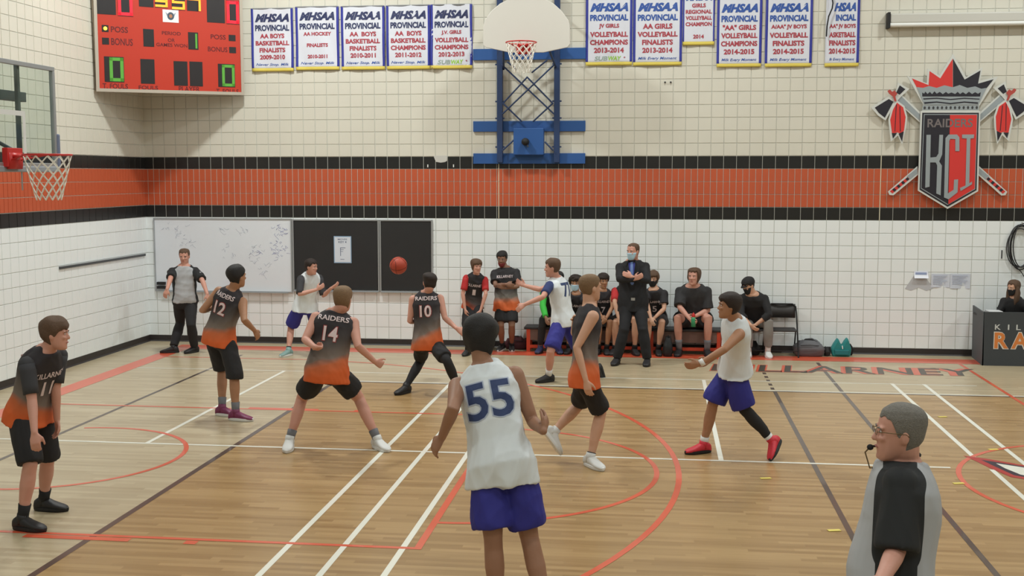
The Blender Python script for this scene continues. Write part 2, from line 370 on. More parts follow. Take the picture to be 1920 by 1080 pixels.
POSES = {
  'referee_far': (1.76, -75, -60, (-80, 12), [(1.134, -1.13, 0.823), (1.151, -1.168, 1.402), (1.164, -1.174, 1.553), (0.962, -1.214, 1.343), (1.335, -1.113, 1.338), (1.058, -1.174, 0.813), (1.21, -1.086, 0.813), (1.046, -1.468, 1.216), (1.08, -1.676, 1.073), (1.044, -1.705, 0.958), (0.983, -0.986, 0.452), (0.97, -1.255, 0.09), (0.778, -1.311, 0.09), (1.504, -1.294, 1.176), (1.621, -1.406, 0.979), (1.655, -1.41, 0.83), (1.317, -1.35, 0.473), (1.289, -1.173, 0.09), (1.202, -1.353, 0.09)]),
  'p12': (1.84, 75, 70, (60, 0), [(3.579, -5.9, 0.952), (3.772, -5.95, 1.525), (3.832, -5.967, 1.671), (3.916, -5.989, 1.405), (3.587, -5.9, 1.524), (3.665, -5.931, 0.942), (3.492, -5.869, 0.942), (3.994, -6.203, 1.197), (4.035, -5.985, 1.049), (4.061, -5.936, 0.966), (3.816, -6.067, 0.55), (3.826, -6.095, 0.09), (4.025, -6.114, 0.09), (3.411, -6.003, 1.273), (3.468, -5.743, 1.288), (3.49, -5.649, 1.312), (3.526, -5.703, 0.527), (3.568, -5.853, 0.09), (3.764, -5.896, 0.09)]),
  'shooter': (1.72, -40, -50, (-15, 5), [(3.163, -1.25, 0.778), (3.304, -1.351, 1.318), (3.337, -1.451, 1.424), (3.176, -1.477, 1.265), (3.402, -1.204, 1.257), (3.097, -1.305, 0.768), (3.229, -1.195, 0.768), (3.195, -1.619, 1.014), (3.444, -1.536, 1.081), (3.546, -1.501, 1.14), (2.887, -1.125, 0.435), (2.908, -1.328, 0.09), (2.829, -1.512, 0.09), (3.46, -1.22, 0.952), (3.625, -1.347, 1.089), (3.728, -1.312, 1.148), (3.276, -0.929, 0.441), (3.372, -0.969, 0.09), (3.543, -1.073, 0.09)]),
  'p14': (1.86, 100, 95, (85, 5), [(5.31, -7.4, 0.829), (5.391, -7.302, 1.448), (5.478, -7.346, 1.574), (5.582, -7.281, 1.353), (5.183, -7.343, 1.415), (5.403, -7.392, 0.819), (5.218, -7.408, 0.819), (5.661, -7.468, 1.116), (5.795, -7.321, 0.934), (5.872, -7.279, 0.886), (5.573, -7.122, 0.511), (5.801, -7.249, 0.09), (5.943, -7.389, 0.09), (5.13, -7.543, 1.181), (5.291, -7.755, 1.141), (5.329, -7.669, 1.108), (4.971, -7.182, 0.508), (4.887, -7.364, 0.09), (4.918, -7.562, 0.09)]),
  'p10': (1.78, 100, 85, (110, 5), [(5.72, -4.15, 0.669), (5.691, -4.088, 1.329), (5.745, -4.151, 1.458), (5.874, -4.061, 1.272), (5.513, -4.126, 1.262), (5.809, -4.158, 0.659), (5.632, -4.142, 0.659), (5.95, -4.163, 1.001), (6.126, -4.314, 0.888), (6.219, -4.307, 0.822), (6.033, -4.455, 0.478), (6.136, -4.233, 0.09), (6.334, -4.258, 0.09), (5.485, -4.172, 0.954), (5.514, -3.92, 0.909), (5.554, -3.84, 0.955), (5.562, -3.834, 0.382), (5.427, -4.173, 0.09), (5.326, -4.345, 0.09)]),
  'p55': (1.93, 96, 92, (80, 8), [(7.722, -11.75, 1.037), (7.573, -11.547, 1.622), (7.558, -11.525, 1.789), (7.78, -11.535, 1.597), (7.396, -11.603, 1.522), (7.818, -11.747, 1.027), (7.625, -11.753, 1.027), (7.901, -11.592, 1.272), (7.993, -11.856, 1.275), (8.009, -11.775, 1.33), (7.893, -11.737, 0.555), (8.022, -11.874, 0.1), (8.07, -11.681, 0.081), (7.437, -11.903, 1.407), (7.336, -11.755, 1.192), (7.281, -11.735, 1.111), (7.681, -11.851, 0.567), (7.709, -11.871, 0.1), (7.68, -11.674, 0.08)]),
  'p11': (1.82, -15, -20, (12, 4), [(3.594, -10.1, 0.915), (3.825, -10.217, 1.456), (3.914, -10.232, 1.585), (3.748, -10.374, 1.385), (3.853, -10.034, 1.413), (3.563, -10.186, 0.905), (3.625, -10.014, 0.905), (3.798, -10.41, 1.079), (3.868, -10.516, 0.848), (3.883, -10.535, 0.739), (3.729, -10.346, 0.545), (3.629, -10.331, 0.09), (3.827, -10.359, 0.09), (3.817, -10.08, 1.113), (3.802, -10.052, 0.851), (3.806, -10.048, 0.751), (3.652, -9.939, 0.481), (3.513, -9.795, 0.09), (3.713, -9.795, 0.09)]),
  'p77': (1.82, 150, 165, (180, 3), [(7.391, -3.0, 0.843), (7.282, -2.957, 1.435), (7.246, -3.02, 1.573), (7.381, -2.806, 1.377), (7.205, -3.116, 1.367), (7.414, -2.912, 0.833), (7.367, -3.088, 0.833), (7.055, -2.852, 1.257), (6.831, -2.717, 1.293), (6.727, -2.725, 1.345), (7.644, -2.919, 0.421), (7.862, -2.7, 0.096), (7.9, -2.662, -0.096), (7.148, -3.371, 1.208), (6.916, -3.452, 1.113), (6.827, -3.469, 1.054), (7.249, -3.343, 0.457), (7.208, -3.113, 0.09), (7.051, -3.237, 0.09)]),
  'mid': (1.88, 15, 0, (35, 0), [(8.004, -7.75, 0.895), (8.033, -7.67, 1.58), (8.037, -7.653, 1.756), (8.079, -7.855, 1.533), (7.981, -7.501, 1.496), (8.004, -7.844, 0.885), (8.004, -7.656, 0.885), (7.926, -7.914, 1.208), (8.018, -7.964, 0.899), (8.041, -7.982, 0.794), (8.154, -7.607, 0.521), (8.052, -7.723, 0.09), (8.175, -7.88, 0.09), (7.864, -7.36, 1.239), (7.877, -7.559, 1.425), (7.904, -7.629, 1.49), (7.923, -7.335, 0.541), (7.662, -7.5, 0.278), (7.782, -7.516, 0.119)]),
  'runner': (1.78, 192, 185, (190, -2), [(9.459, -7.1, 0.912), (9.443, -7.34, 1.448), (9.382, -7.414, 1.568), (9.403, -7.159, 1.46), (9.486, -7.469, 1.323), (9.451, -7.011, 0.902), (9.467, -7.189, 0.902), (9.383, -7.205, 1.138), (9.228, -7.072, 0.98), (9.112, -7.077, 0.921), (9.248, -7.059, 0.514), (9.175, -7.008, 0.09), (8.996, -7.097, 0.09), (9.329, -7.679, 1.179), (9.099, -7.693, 1.04), (8.965, -7.696, 1.005), (9.565, -7.167, 0.486), (9.862, -7.14, 0.17), (9.786, -7.288, 0.059)]),
  'referee_near': (1.84, 168, 172, (180, 0), [(9.756, -13.7, 0.955), (9.788, -13.559, 1.566), (9.763, -13.624, 1.707), (9.825, -13.384, 1.457), (9.745, -13.762, 1.549), (9.769, -13.609, 0.945), (9.744, -13.791, 0.945), (9.84, -13.339, 1.152), (9.814, -13.325, 0.887), (9.804, -13.32, 0.787), (9.747, -13.609, 0.495), (9.803, -13.903, 0.1), (9.603, -13.903, 0.1), (9.717, -13.855, 1.241), (9.609, -14.091, 1.179), (9.569, -14.18, 1.155), (9.721, -13.791, 0.495), (9.735, -13.982, 0.1), (9.535, -13.982, 0.1)]),
  'kid1': (1.6, -80, -85, (-60, 5), [(5.754, -0.7, 0.791), (5.838, -0.845, 1.291), (5.854, -0.911, 1.414), (5.677, -0.862, 1.255), (5.982, -0.798, 1.222), (5.674, -0.707, 0.781), (5.833, -0.693, 0.781), (5.632, -0.899, 0.976), (5.67, -0.92, 0.743), (5.687, -0.929, 0.645), (5.722, -0.951, 0.465), (5.7, -0.897, 0.09), (5.661, -1.093, 0.07), (6.002, -0.92, 0.983), (5.926, -0.962, 0.729), (5.897, -0.977, 0.634), (5.883, -0.92, 0.464), (5.863, -0.798, 0.09), (5.902, -0.993, 0.07)]),
  'stand': (1.7, -85, -88, (-95, 10), [(6.27, -0.45, 0.77), (6.241, -0.406, 1.366), (6.199, -0.449, 1.501), (6.053, -0.428, 1.299), (6.434, -0.393, 1.315), (6.185, -0.453, 0.76), (6.355, -0.447, 0.76), (6.112, -0.606, 1.084), (6.299, -0.76, 1.124), (6.416, -0.748, 1.101), (6.197, -0.62, 0.454), (6.184, -0.35, 0.09), (6.136, -0.543, 0.071), (6.461, -0.535, 1.069), (6.293, -0.716, 1.061), (6.188, -0.728, 1.084), (6.374, -0.6, 0.454), (6.34, -0.331, 0.09), (6.369, -0.528, 0.07)]),
  'green': (1.72, -85, -90, (-80, 10), [(6.982, -0.22, 0.5), (7.032, -0.392, 1.038), (7.102, -0.373, 1.181), (6.86, -0.392, 0.991), (7.194, -0.356, 0.972), (6.896, -0.22, 0.49), (7.068, -0.22, 0.49), (6.872, -0.576, 0.769), (6.936, -0.748, 0.6), (6.962, -0.817, 0.533), (6.876, -0.618, 0.56), (6.825, -0.52, 0.09), (6.786, -0.715, 0.07), (7.155, -0.56, 0.771), (7.05, -0.705, 0.597), (7.008, -0.762, 0.527), (7.068, -0.64, 0.494), (7.131, -0.52, 0.09), (7.17, -0.715, 0.07)]),
  'curly': (1.66, -90, -90, (-95, 5), [(7.369, -0.22, 0.494), (7.398, -0.491, 0.969), (7.384, -0.477, 1.122), (7.232, -0.466, 0.926), (7.557, -0.458, 0.911), (7.286, -0.22, 0.484), (7.452, -0.22, 0.484), (7.285, -0.703, 0.789), (7.367, -0.853, 0.62), (7.401, -0.916, 0.55), (7.303, -0.625, 0.496), (7.286, -0.52, 0.09), (7.247, -0.715, 0.07), (7.543, -0.71, 0.794), (7.484, -0.87, 0.624), (7.46, -0.937, 0.553), (7.492, -0.619, 0.498), (7.488, -0.52, 0.09), (7.527, -0.715, 0.07)]),
  'seat7': (1.64, -90, -90, (-70, 5), [(7.826, -0.22, 0.489), (7.828, -0.366, 1.01), (7.822, -0.365, 1.153), (7.667, -0.351, 0.956), (7.989, -0.351, 0.954), (7.744, -0.22, 0.479), (7.908, -0.22, 0.479), (7.709, -0.532, 0.752), (7.812, -0.71, 0.633), (7.856, -0.785, 0.583), (7.773, -0.606, 0.525), (7.76, -0.52, 0.09), (7.721, -0.715, 0.07), (7.98, -0.544, 0.757), (7.894, -0.71, 0.611), (7.858, -0.78, 0.549), (7.949, -0.604, 0.528), (7.89, -0.52, 0.09), (7.91, -0.718, 0.07)]),
  'redsleeve': (1.74, -90, -90, (-85, 5), [(8.184, -0.22, 0.531), (8.171, -0.367, 1.086), (8.216, -0.353, 1.239), (8.001, -0.351, 1.023), (8.342, -0.352, 1.031), (8.097, -0.22, 0.521), (8.271, -0.22, 0.521), (8.015, -0.571, 0.832), (8.079, -0.669, 0.608), (8.104, -0.708, 0.52), (8.032, -0.63, 0.532), (8.02, -0.52, 0.09), (7.962, -0.711, 0.071), (8.354, -0.571, 0.837), (8.264, -0.602, 0.603), (8.228, -0.614, 0.51), (8.346, -0.612, 0.582), (8.337, -0.52, 0.09), (8.395, -0.711, 0.071)]),
  'suit': (1.84, -95, -90, (-125, 5), [(8.323, -1.33, 0.931), (8.304, -1.284, 1.558), (8.315, -1.357, 1.698), (8.1, -1.271, 1.486), (8.513, -1.306, 1.501), (8.231, -1.33, 0.921), (8.415, -1.33, 0.921), (8.113, -1.513, 1.295), (8.347, -1.64, 1.309), (8.414, -1.704, 1.348), (8.199, -1.554, 0.54), (8.09, -1.497, 0.09), (8.039, -1.69, 0.09), (8.533, -1.519, 1.278), (8.303, -1.64, 1.341), (8.182, -1.639, 1.391), (8.475, -1.561, 0.545), (8.546, -1.511, 0.09), (8.529, -1.71, 0.09)]),
  'seat5': (1.7, -90, -90, (-100, 8), [(8.656, -0.22, 0.562), (8.628, -0.486, 1.055), (8.614, -0.472, 1.207), (8.464, -0.454, 0.996), (8.797, -0.462, 1.01), (8.571, -0.22, 0.552), (8.741, -0.22, 0.552), (8.527, -0.676, 0.827), (8.588, -0.817, 0.634), (8.613, -0.874, 0.556), (8.553, -0.62, 0.539), (8.533, -0.52, 0.09), (8.494, -0.715, 0.07), (8.794, -0.578, 0.749), (8.634, -0.702, 0.609), (8.569, -0.753, 0.553), (8.762, -0.619, 0.542), (8.709, -0.52, 0.09), (8.729, -0.718, 0.07)]),
  'big': (1.9, -90, -90, (-110, 0), [(9.258, -0.22, 0.524), (9.242, -0.451, 1.107), (9.25, -0.519, 1.254), (9.021, -0.424, 1.04), (9.467, -0.428, 1.05), (9.163, -0.22, 0.514), (9.353, -0.22, 0.514), (9.036, -0.609, 0.78), (9.195, -0.76, 0.614), (9.253, -0.815, 0.553), (9.003, -0.622, 0.617), (9.036, -0.52, 0.09), (8.997, -0.715, 0.07), (9.479, -0.467, 0.723), (9.278, -0.639, 0.647), (9.206, -0.702, 0.619), (9.485, -0.626, 0.625), (9.476, -0.52, 0.09), (9.515, -0.715, 0.07)]),
  'cap': (1.76, -95, -90, (-140, 25), [(10.216, -0.22, 0.491), (10.16, -0.505, 0.994), (10.097, -0.548, 1.126), (9.969, -0.452, 0.932), (10.363, -0.497, 0.95), (10.128, -0.22, 0.481), (10.304, -0.22, 0.481), (9.977, -0.6, 0.676), (10.127, -0.749, 0.534), (10.186, -0.808, 0.479), (10.079, -0.648, 0.497), (10.12, -0.52, 0.09), (10.1, -0.718, 0.07), (10.418, -0.614, 0.684), (10.206, -0.618, 0.519), (10.127, -0.619, 0.457), (10.409, -0.613, 0.568), (10.417, -0.52, 0.09), (10.437, -0.718, 0.07)]),
  'woman': (1.64, -120, -110, (-150, 8), [(14.128, -0.35, 0.483), (14.082, -0.52, 0.995), (14.063, -0.525, 1.136), (13.946, -0.425, 0.953), (14.228, -0.578, 0.927), (14.051, -0.322, 0.473), (14.205, -0.378, 0.473), (13.85, -0.495, 0.705), (13.925, -0.72, 0.717), (13.956, -0.815, 0.722), (13.951, -0.708, 0.502), (13.971, -0.65, 0.09), (13.951, -0.848, 0.07), (14.312, -0.648, 0.675), (14.237, -0.874, 0.687), (14.206, -0.968, 0.692), (14.107, -0.752, 0.51), (14.154, -0.65, 0.09), (14.174, -0.848, 0.07)]),
}
# ------------------------------------------------------------------ base materials
M_GROUT = mat('tile_grout', (198, 199, 192), 0.9)
M_WHITE_TILE = mat('glazed_white_tile', (238, 243, 244), 0.32, noise=0.05, nscale=0.9)
M_CREAM_TILE = mat('glazed_cream_tile', (214, 210, 197), 0.36, noise=0.07, nscale=0.8)
M_BLACK_TILE = mat('glazed_black_tile', (34, 34, 34), 0.3)
M_ORANGE_TILE = mat('glazed_orange_tile', (190, 88, 56), 0.38, noise=0.08, nscale=1.2)
M_BLUE = mat('blue_painted_steel', (38, 84, 148), 0.5)
M_DARKBLUE = mat('dark_blue_steel', (34, 56, 96), 0.5)
M_BLACK = mat('matt_black', (28, 28, 29), 0.7)
M_DKGREY = mat('dark_grey', (58, 58, 60), 0.7)
M_GREY = mat('mid_grey', (128, 130, 132), 0.6)
M_ALU = mat('aluminium', (176, 180, 184), 0.35, 0.6)
M_WHITE = mat('white_paint', (232, 233, 230), 0.5)
M_RED = mat('red_paint', (196, 40, 36), 0.4)
M_NET = mat('white_net_cord', (228, 224, 214), 0.8)
M_TXT_BLACK = mat('black_print', (36, 32, 34), 0.8)
M_OR_LINE = mat('orange_floor_paint', (222, 96, 66), 0.3, coat=0.3)
M_WH_LINE = mat('white_floor_paint', (240, 240, 228), 0.3, coat=0.3)
M_BK_LINE = mat('black_floor_paint', (78, 64, 58), 0.3, coat=0.3)

T = 0.2032


# ------------------------------------------------------------------ floor
def floor_material():
    m = bpy.data.materials.new('maple_floor')
    m.use_nodes = True
    nt = m.node_tree
    N, Lk = nt.nodes, nt.links
    b = N['Principled BSDF']
    tc = N.new('ShaderNodeTexCoord')
    sep = N.new('ShaderNodeSeparateXYZ')
    Lk.new(tc.outputs['Object'], sep.inputs[0])

    def math_(op, a, bb=None, c=None):
        n = N.new('ShaderNodeMath')
        n.operation = op
        for i, q in enumerate((a, bb, c)):
            if q is None:
                continue
            if hasattr(q, 'is_output'):
                Lk.new(q, n.inputs[i])
            else:
                n.inputs[i].default_value = q
        return n.outputs[0]
    # strips run along x: strip index from y, board index from x with a shift per strip
    row = math_('FLOOR', math_('DIVIDE', sep.outputs['Y'], 0.057))
    wn = N.new('ShaderNodeTexWhiteNoise')
    wn.noise_dimensions = '1D'
    Lk.new(row, wn.inputs['W'])
    bx = math_('FLOOR', math_('ADD', math_('DIVIDE', sep.outputs['X'], 0.85), math_('MULTIPLY', wn.outputs['Value'], 9.0)))
    wn2 = N.new('ShaderNodeTexWhiteNoise')
    wn2.noise_dimensions = '1D'
    Lk.new(math_('ADD', math_('MULTIPLY', row, 13.37), math_('MULTIPLY', bx, 3.71)), wn2.inputs['W'])
    mp = N.new('ShaderNodeMapping')
    mp.inputs['Scale'].default_value = (1.2, 22.0, 1.0)
    Lk.new(tc.outputs['Object'], mp.inputs[0])
    gn = N.new('ShaderNodeTexNoise')
    gn.inputs['Scale'].default_value = 2.0
    gn.inputs['Detail'].default_value = 5
    Lk.new(mp.outputs[0], gn.inputs['Vector'])
    big = N.new('ShaderNodeTexNoise')
    big.inputs['Scale'].default_value = 0.45
    Lk.new(tc.outputs['Object'], big.inputs['Vector'])
    f = math_('ADD', math_('ADD', math_('MULTIPLY', wn2.outputs['Value'], 0.42), math_('MULTIPLY', gn.outputs['Fac'], 0.40)), math_('MULTIPLY', big.outputs['Fac'], 0.25))
    # stained volleyball court inside, lighter wood around it
    ins = math_('MULTIPLY', math_('GREATER_THAN', sep.outputs['X'], 4.27), math_('LESS_THAN', sep.outputs['X'], 22.2))
    ins = math_('MULTIPLY', ins, math_('MULTIPLY', math_('LESS_THAN', sep.outputs['Y'], -3.46), math_('GREATER_THAN', sep.outputs['Y'], -12.5)))

    def ramp(c0, c1):
        r = N.new('ShaderNodeValToRGB')
        r.color_ramp.elements[0].color = srgb(c0) + (1,)
        r.color_ramp.elements[1].color = srgb(c1) + (1,)
        r.color_ramp.elements[0].position = 0.2
        r.color_ramp.elements[1].position = 0.85
        Lk.new(f, r.inputs[0])
        return r.outputs[0]
    mix = N.new('ShaderNodeMix')
    mix.data_type = 'RGBA'
    Lk.new(ins, mix.inputs['Factor'])
    Lk.new(ramp(FLOOR_OUT[0], FLOOR_OUT[1]), mix.inputs['A'])
    Lk.new(ramp(FLOOR_IN[0], FLOOR_IN[1]), mix.inputs['B'])
    Lk.new(mix.outputs['Result'], b.inputs['Base Color'])
    fr = math_('FRACT', math_('DIVIDE', sep.outputs['Y'], 0.057))
    gap = math_('GREATER_THAN', math_('ABSOLUTE', math_('SUBTRACT', fr, 0.5)), 0.47)
    bp = N.new('ShaderNodeBump')
    bp.inputs['Strength'].default_value = 0.15
    bp.inputs['Distance'].default_value = 0.001
    bp.invert = True
    Lk.new(gap, bp.inputs['Height'])
    Lk.new(bp.outputs['Normal'], b.inputs['Normal'])
    b.inputs['Roughness'].default_value = 0.28
    b.inputs['Specular IOR Level'].default_value = 0.45
    return m


FLOOR_OUT = ((170, 152, 122), (200, 186, 156))
FLOOR_IN = ((146, 114, 72), (186, 154, 108))
XR, YN, ZC = 27.0, -23.0, 8.8
fl = structure(MB().box((-0.3, YN, -0.1), (XR, 0.3, 0.0)).build('floor', floor_material()))
structure(MB().box((-0.3, YN, ZC), (XR, 0.3, ZC + 0.1)).build('ceiling', mat('ceiling_paint', (196, 196, 190), 0.9)))
structure(MB().box((XR, YN, 0), (XR + 0.2, 0.3, ZC)).build('wall_right', mat('far_side_paint', (200, 198, 186), 0.8)))
structure(MB().box((-0.3, YN - 0.2, 0), (XR, YN, ZC)).build('wall_front', mat('spectator_side_paint', (170, 166, 156), 0.8)))
wall_back = structure(MB().box((-0.3, 0.0, 0), (XR, 0.3, ZC)).build('wall_back', M_GROUT))
wall_left = structure(MB().box((-0.3, YN, 0), (0.0, 0.0, ZC)).build('wall_left', M_GROUT))


# ------------------------------------------------------------------ glazed block tiles
def tile_verts(c, w, h, ux, n):
    """frustum: base at the wall, face proud of it"""
    z = V(0, 0, 1)
    g, bv, d = 0.0035, 0.004, 0.008
    out = []
    for s, dd in ((0.0, 0.0), (bv, d)):
        a, b2 = w / 2 - g - s, h / 2 - g - s
        for sx, sz in ((-1, -1), (1, -1), (1, 1), (-1, 1)):
            out.append(c + ux * (a * sx) + z * (b2 * sz) + n * dd)
    return out


TF = [(4, 5, 6, 7), (0, 1, 5, 4), (1, 2, 6, 5), (2, 3, 7, 6), (3, 0, 4, 7)]
ROWM = {}


def row_mat(r):
    if r < 10:
        return 0
    if r in (10, 14):
        return 2
    if r in (11, 12, 13):
        return 3
    return 1


TILE_MATS = [M_WHITE_TILE, M_CREAM_TILE, M_BLACK_TILE, M_ORANGE_TILE]


def tile_wall(parent, org, ux, n, first, count, off, single):
    """single(col,row) True -> an object of its own; the rest joined"""
    meshes = {}
    rest = MB()
    for i in range(first, count):
        for r in range(0, 31):
            halves = 2 if r in (11, 12, 13) else 1
            for hh in range(halves):
                w = T / halves
                x = off + T * i + w * (hh + 0.5)
                if x - w / 2 < 0.0:
                    if x + w / 2 < 0.03:
                        continue
                    w2 = x + w / 2
                    x = w2 / 2
                    w = w2
                z = 0.102 + T * (r + 0.5)
                c = org + ux * x + V(0, 0, z)
                mi = row_mat(r)
                if single(i, r) and hh == 0 and abs(w - T / halves) < 1e-6:
                    key = (mi, round(w, 4))
                    if key not in meshes:
                        me = bpy.data.meshes.new('tile')
                        me.from_pydata([tuple(q) for q in tile_verts(V(0, 0, 0), w, T, ux, n)], [], TF)
                        me.materials.append(TILE_MATS[mi])
                        meshes[key] = me
                    o = bpy.data.objects.new('tile', meshes[key])
                    o.location = c
                    o.parent = parent
                    COL.objects.link(o)
                else:
                    rest.add(tile_verts(c, w, T, ux, n), TF, mi)
    rest.build('tile_courses', TILE_MATS, parent, kind='stuff')


tile_wall(wall_back, V(0, 0, 0), V(1, 0, 0), V(0, -1, 0), -1, 84, 0.157, lambda i, r: 59 <= i <= 68 and r < 28)
tile_wall(wall_left, V(0, 0, 0), V(0, -1, 0), V(1, 0, 0), -1, 34, 0.172, lambda i, r: 10 <= i <= 21 and r < 24)

M_COVE = mat('black_rubber_base', (46, 40, 40), 0.5)
structure(MB().plate([(0.0, 0), (-0.03, 0.0), (-0.014, 0.02), (-0.012, 0.102), (0, 0.102)], XR, (0, 0, 0), (0, 1, 0), (0, 0, 1)).build('baseboard_back', M_COVE))
structure(MB().plate([(0.0, 0), (0.03, 0.0), (0.014, 0.02), (0.012, 0.102), (0, 0.102)], 22.9, (0, 0, 0), (1, 0, 0), (0, 0, 1)).build('baseboard_left', M_COVE))
# light vertical control joints in the back wall tiling
for jx in (6.085, 12.145):
    MB().box((jx - 0.006, -0.0095, 2.134), (jx + 0.006, 0, 3.15)).build('control_joint', mat('pale_joint', (214, 206, 180), 0.8), wall_back)

# ------------------------------------------------------------------ painted court lines (thin paint films on the floor)
ZP = [0.0012]


def line(name, m, x0, y0, x1, y1, w):
    d = unit(V(x1 - x0, y1 - y0))
    s = V(-d[1], d[0]) * w / 2
    ZP[0] += 0.00002
    z = ZP[0]
    q = [(x0 + s[0], y0 + s[1]), (x0 - s[0], y0 - s[1]), (x1 - s[0], y1 - s[1]), (x1 + s[0], y1 + s[1])]
    MB().add([(a, b2, z) for a, b2 in q], [(0, 1, 2, 3)]).build(name, m, fl)


def arc(name, m, cx, cy, r, a0, a1, w):
    ZP[0] += 0.00002
    n = 64
    vs, fs = [], []
    for i in range(n + 1):
        a = math.radians(a0 + (a1 - a0) * i / n)
        for rr in (r - w / 2, r + w / 2):
            vs.append((cx + rr * math.cos(a), cy + rr * math.sin(a), ZP[0]))
    for i in range(n):
        fs.append((2 * i, 2 * i + 1, 2 * i + 3, 2 * i + 2))
    MB().add(vs, fs).build(name, m, fl)


line('black_court_line', M_BK_LINE, 4.27, -12.45, 4.27, -3.42, 0.06)
line('black_court_line', M_BK_LINE, 10.24, -12.45, 10.24, -3.45, 0.05)
for k in range(5):
    line('black_line_dash', M_BK_LINE, 10.23, -3.32 + k * 0.3, 10.23, -3.17 + k * 0.3, 0.05)
line('black_court_line', M_BK_LINE, 11.12, -12.6, 11.12, -0.97, 0.05)
line('black_court_line', M_BK_LINE, 2.15, -12.6, 2.14, -1.33, 0.05)
line('black_court_line', M_BK_LINE, 4.27, -3.46, 22.2, -3.46, 0.04)
line('white_court_line', M_WH_LINE, 4.25, -3.40, 22.2, -3.40, 0.045)
line('white_court_line', M_WH_LINE, 0.76, -2.70, 13.0, -2.70, 0.035)
line('white_court_line', M_WH_LINE, 0.78, -13.0, 0.78, -2.70, 0.04)
line('white_court_line', M_WH_LINE, 0.80, -7.32, 11.55, -7.32, 0.045)
for x, y0, y1 in ((5.88, -13, -3.47), (6.31, -13, -3.47), (6.77, -13, -3.47), (3.295, -7.32, -2.70), (9.34, -7.32, -2.70), (11.89, -6.85, -2.66), (11.93, -13, -7.35), (12.315, -13, -2.66)):
    line('white_court_line', M_WH_LINE, x, y0, x, y1, 0.05)
line('orange_baseline', M_OR_LINE, 0.885, -15.1, 0.885, -0.38, 0.28)
line('orange_sideline', M_OR_LINE, 0.745, -0.60, 24.0, -0.60, 0.44)
line('orange_centre_line', M_OR_LINE, 13.24, -15.1, 13.24, -0.8, 0.05)
for y in (-5.43, -10.39):
    line('orange_key_line', M_OR_LINE, 1.02, y, 6.91, y, 0.05)
line('orange_free_throw_line', M_OR_LINE, 6.885, -10.41, 6.885, -5.41, 0.06)
for y in (-5.37, -10.47):
    for x0, x1 in ((3.72, 4.6), (5.05, 5.15)):
        line('orange_key_mark', M_OR_LINE, x0, y, x1, y, 0.08)
arc('orange_free_throw_arc', M_OR_LINE, 6.9, -7.92, 1.80, -90, 90, 0.05)
arc('orange_three_point_arc', M_OR_LINE, 2.6, -7.92, 6.31, -84, 84, 0.055)
for y in (-1.655, -14.18):
    line('orange_three_point_line', M_OR_LINE, 1.02, y, 3.25, y, 0.05)
arc('orange_no_charge_arc', M_OR_LINE, 2.6, -7.94, 1.29, -105, 105, 0.05)
arc('orange_centre_circle', M_OR_LINE, 13.32, -7.88, 1.78, 0, 360, 0.05)


def floor_poly(name, m, pts):
    ZP[0] += 0.00004
    MB().add([(a, b2, ZP[0]) for a, b2 in pts], [tuple(range(len(pts)))]).build(name, m, fl)


M_FLRED = mat('dark_red_floor_paint', (178, 48, 44), 0.3)
M_FLNAVY = mat('navy_floor_paint', (38, 34, 52), 0.3)
floor_poly('centre_logo_border', M_FLRED, [(11.80, -6.80), (12.02, -6.92), (12.4, -7.22), (12.9, -7.45), (12.9, -8.1), (12.4, -7.86), (12.03, -7.62), (11.93, -7.3), (11.86, -7.0)])
floor_poly('centre_logo_edge', M_FLNAVY, [(11.93, -6.96), (12.08, -7.05), (12.4, -7.28), (12.9, -7.52), (12.9, -8.0), (12.4, -7.78), (12.08, -7.55), (12.0, -7.25)])
floor_poly('centre_logo_blade', M_WH_LINE, [(12.04, -7.09), (12.2, -7.19), (12.45, -7.36), (12.9, -7.58), (12.9, -7.9), (12.45, -7.72), (12.15, -7.52), (12.07, -7.28)])
for col, off, bold, dz in ((M_OR_LINE, 0.0, 0.05, 0.0), (mat('black_letter_floor_paint', (70, 66, 58), 0.3), 0.02, 0.01, 0.0002)):
    mb = MB()
    ZP[0] += 0.0001
    zz = ZP[0]
    put_text(mb, 'KILLARNEY', 9.45 + off, 13.3 + off, -1.92 + off, -1.28 - off, lambda x, y: (x, y, zz), bold, 0.15)
    mb.build('floor_lettering', col, fl)
for i, (x, y) in enumerate([(10.12, -9.53), (9.72, -7.96), (11.48, -7.92), (12.18, -6.49), (12.05, -4.86)]):
    o = MB().obox((x, y, 0.004), (0.05, 0.012, 0), (-0.006, 0.022, 0), (0, 0, 0.0012)).build('tape_marker', mat('yellow_tape', (232, 214, 110), 0.5))
    tag(o, ['small yellow tape piece on the floor in front of the near referee', 'small yellow tape piece on the floor between the runner and the black line', 'yellow tape piece on the lower edge of the orange centre circle',
            'yellow tape piece on the top edge of the orange centre circle', 'faint yellow tape piece on the floor between the far white lines'][i], 'tape', 'yellow tape pieces on the floor')

# ------------------------------------------------------------------ scoreboard across the corner
sbL, sbn = V(0.055, -1.742, 4.13), V(0.6741, -0.7386, 0.0)
SBW = 2.403
sbd = V(1.775, 1.62, 0.036) / SBW
SBH = 1.83


def sbp(x, z, off=0.0):
    return sbL + sbd * x + V(0, 0, z) + sbn * off


def sb_rect(mb, x0, z0, x1, z1, off, thick, mi=0):
    return mb.obox(sbp((x0 + x1) / 2, (z0 + z1) / 2, off + thick / 2), sbd * abs(x1 - x0) / 2, sbn * thick / 2, V(0, 0, abs(z1 - z0) / 2), mi)


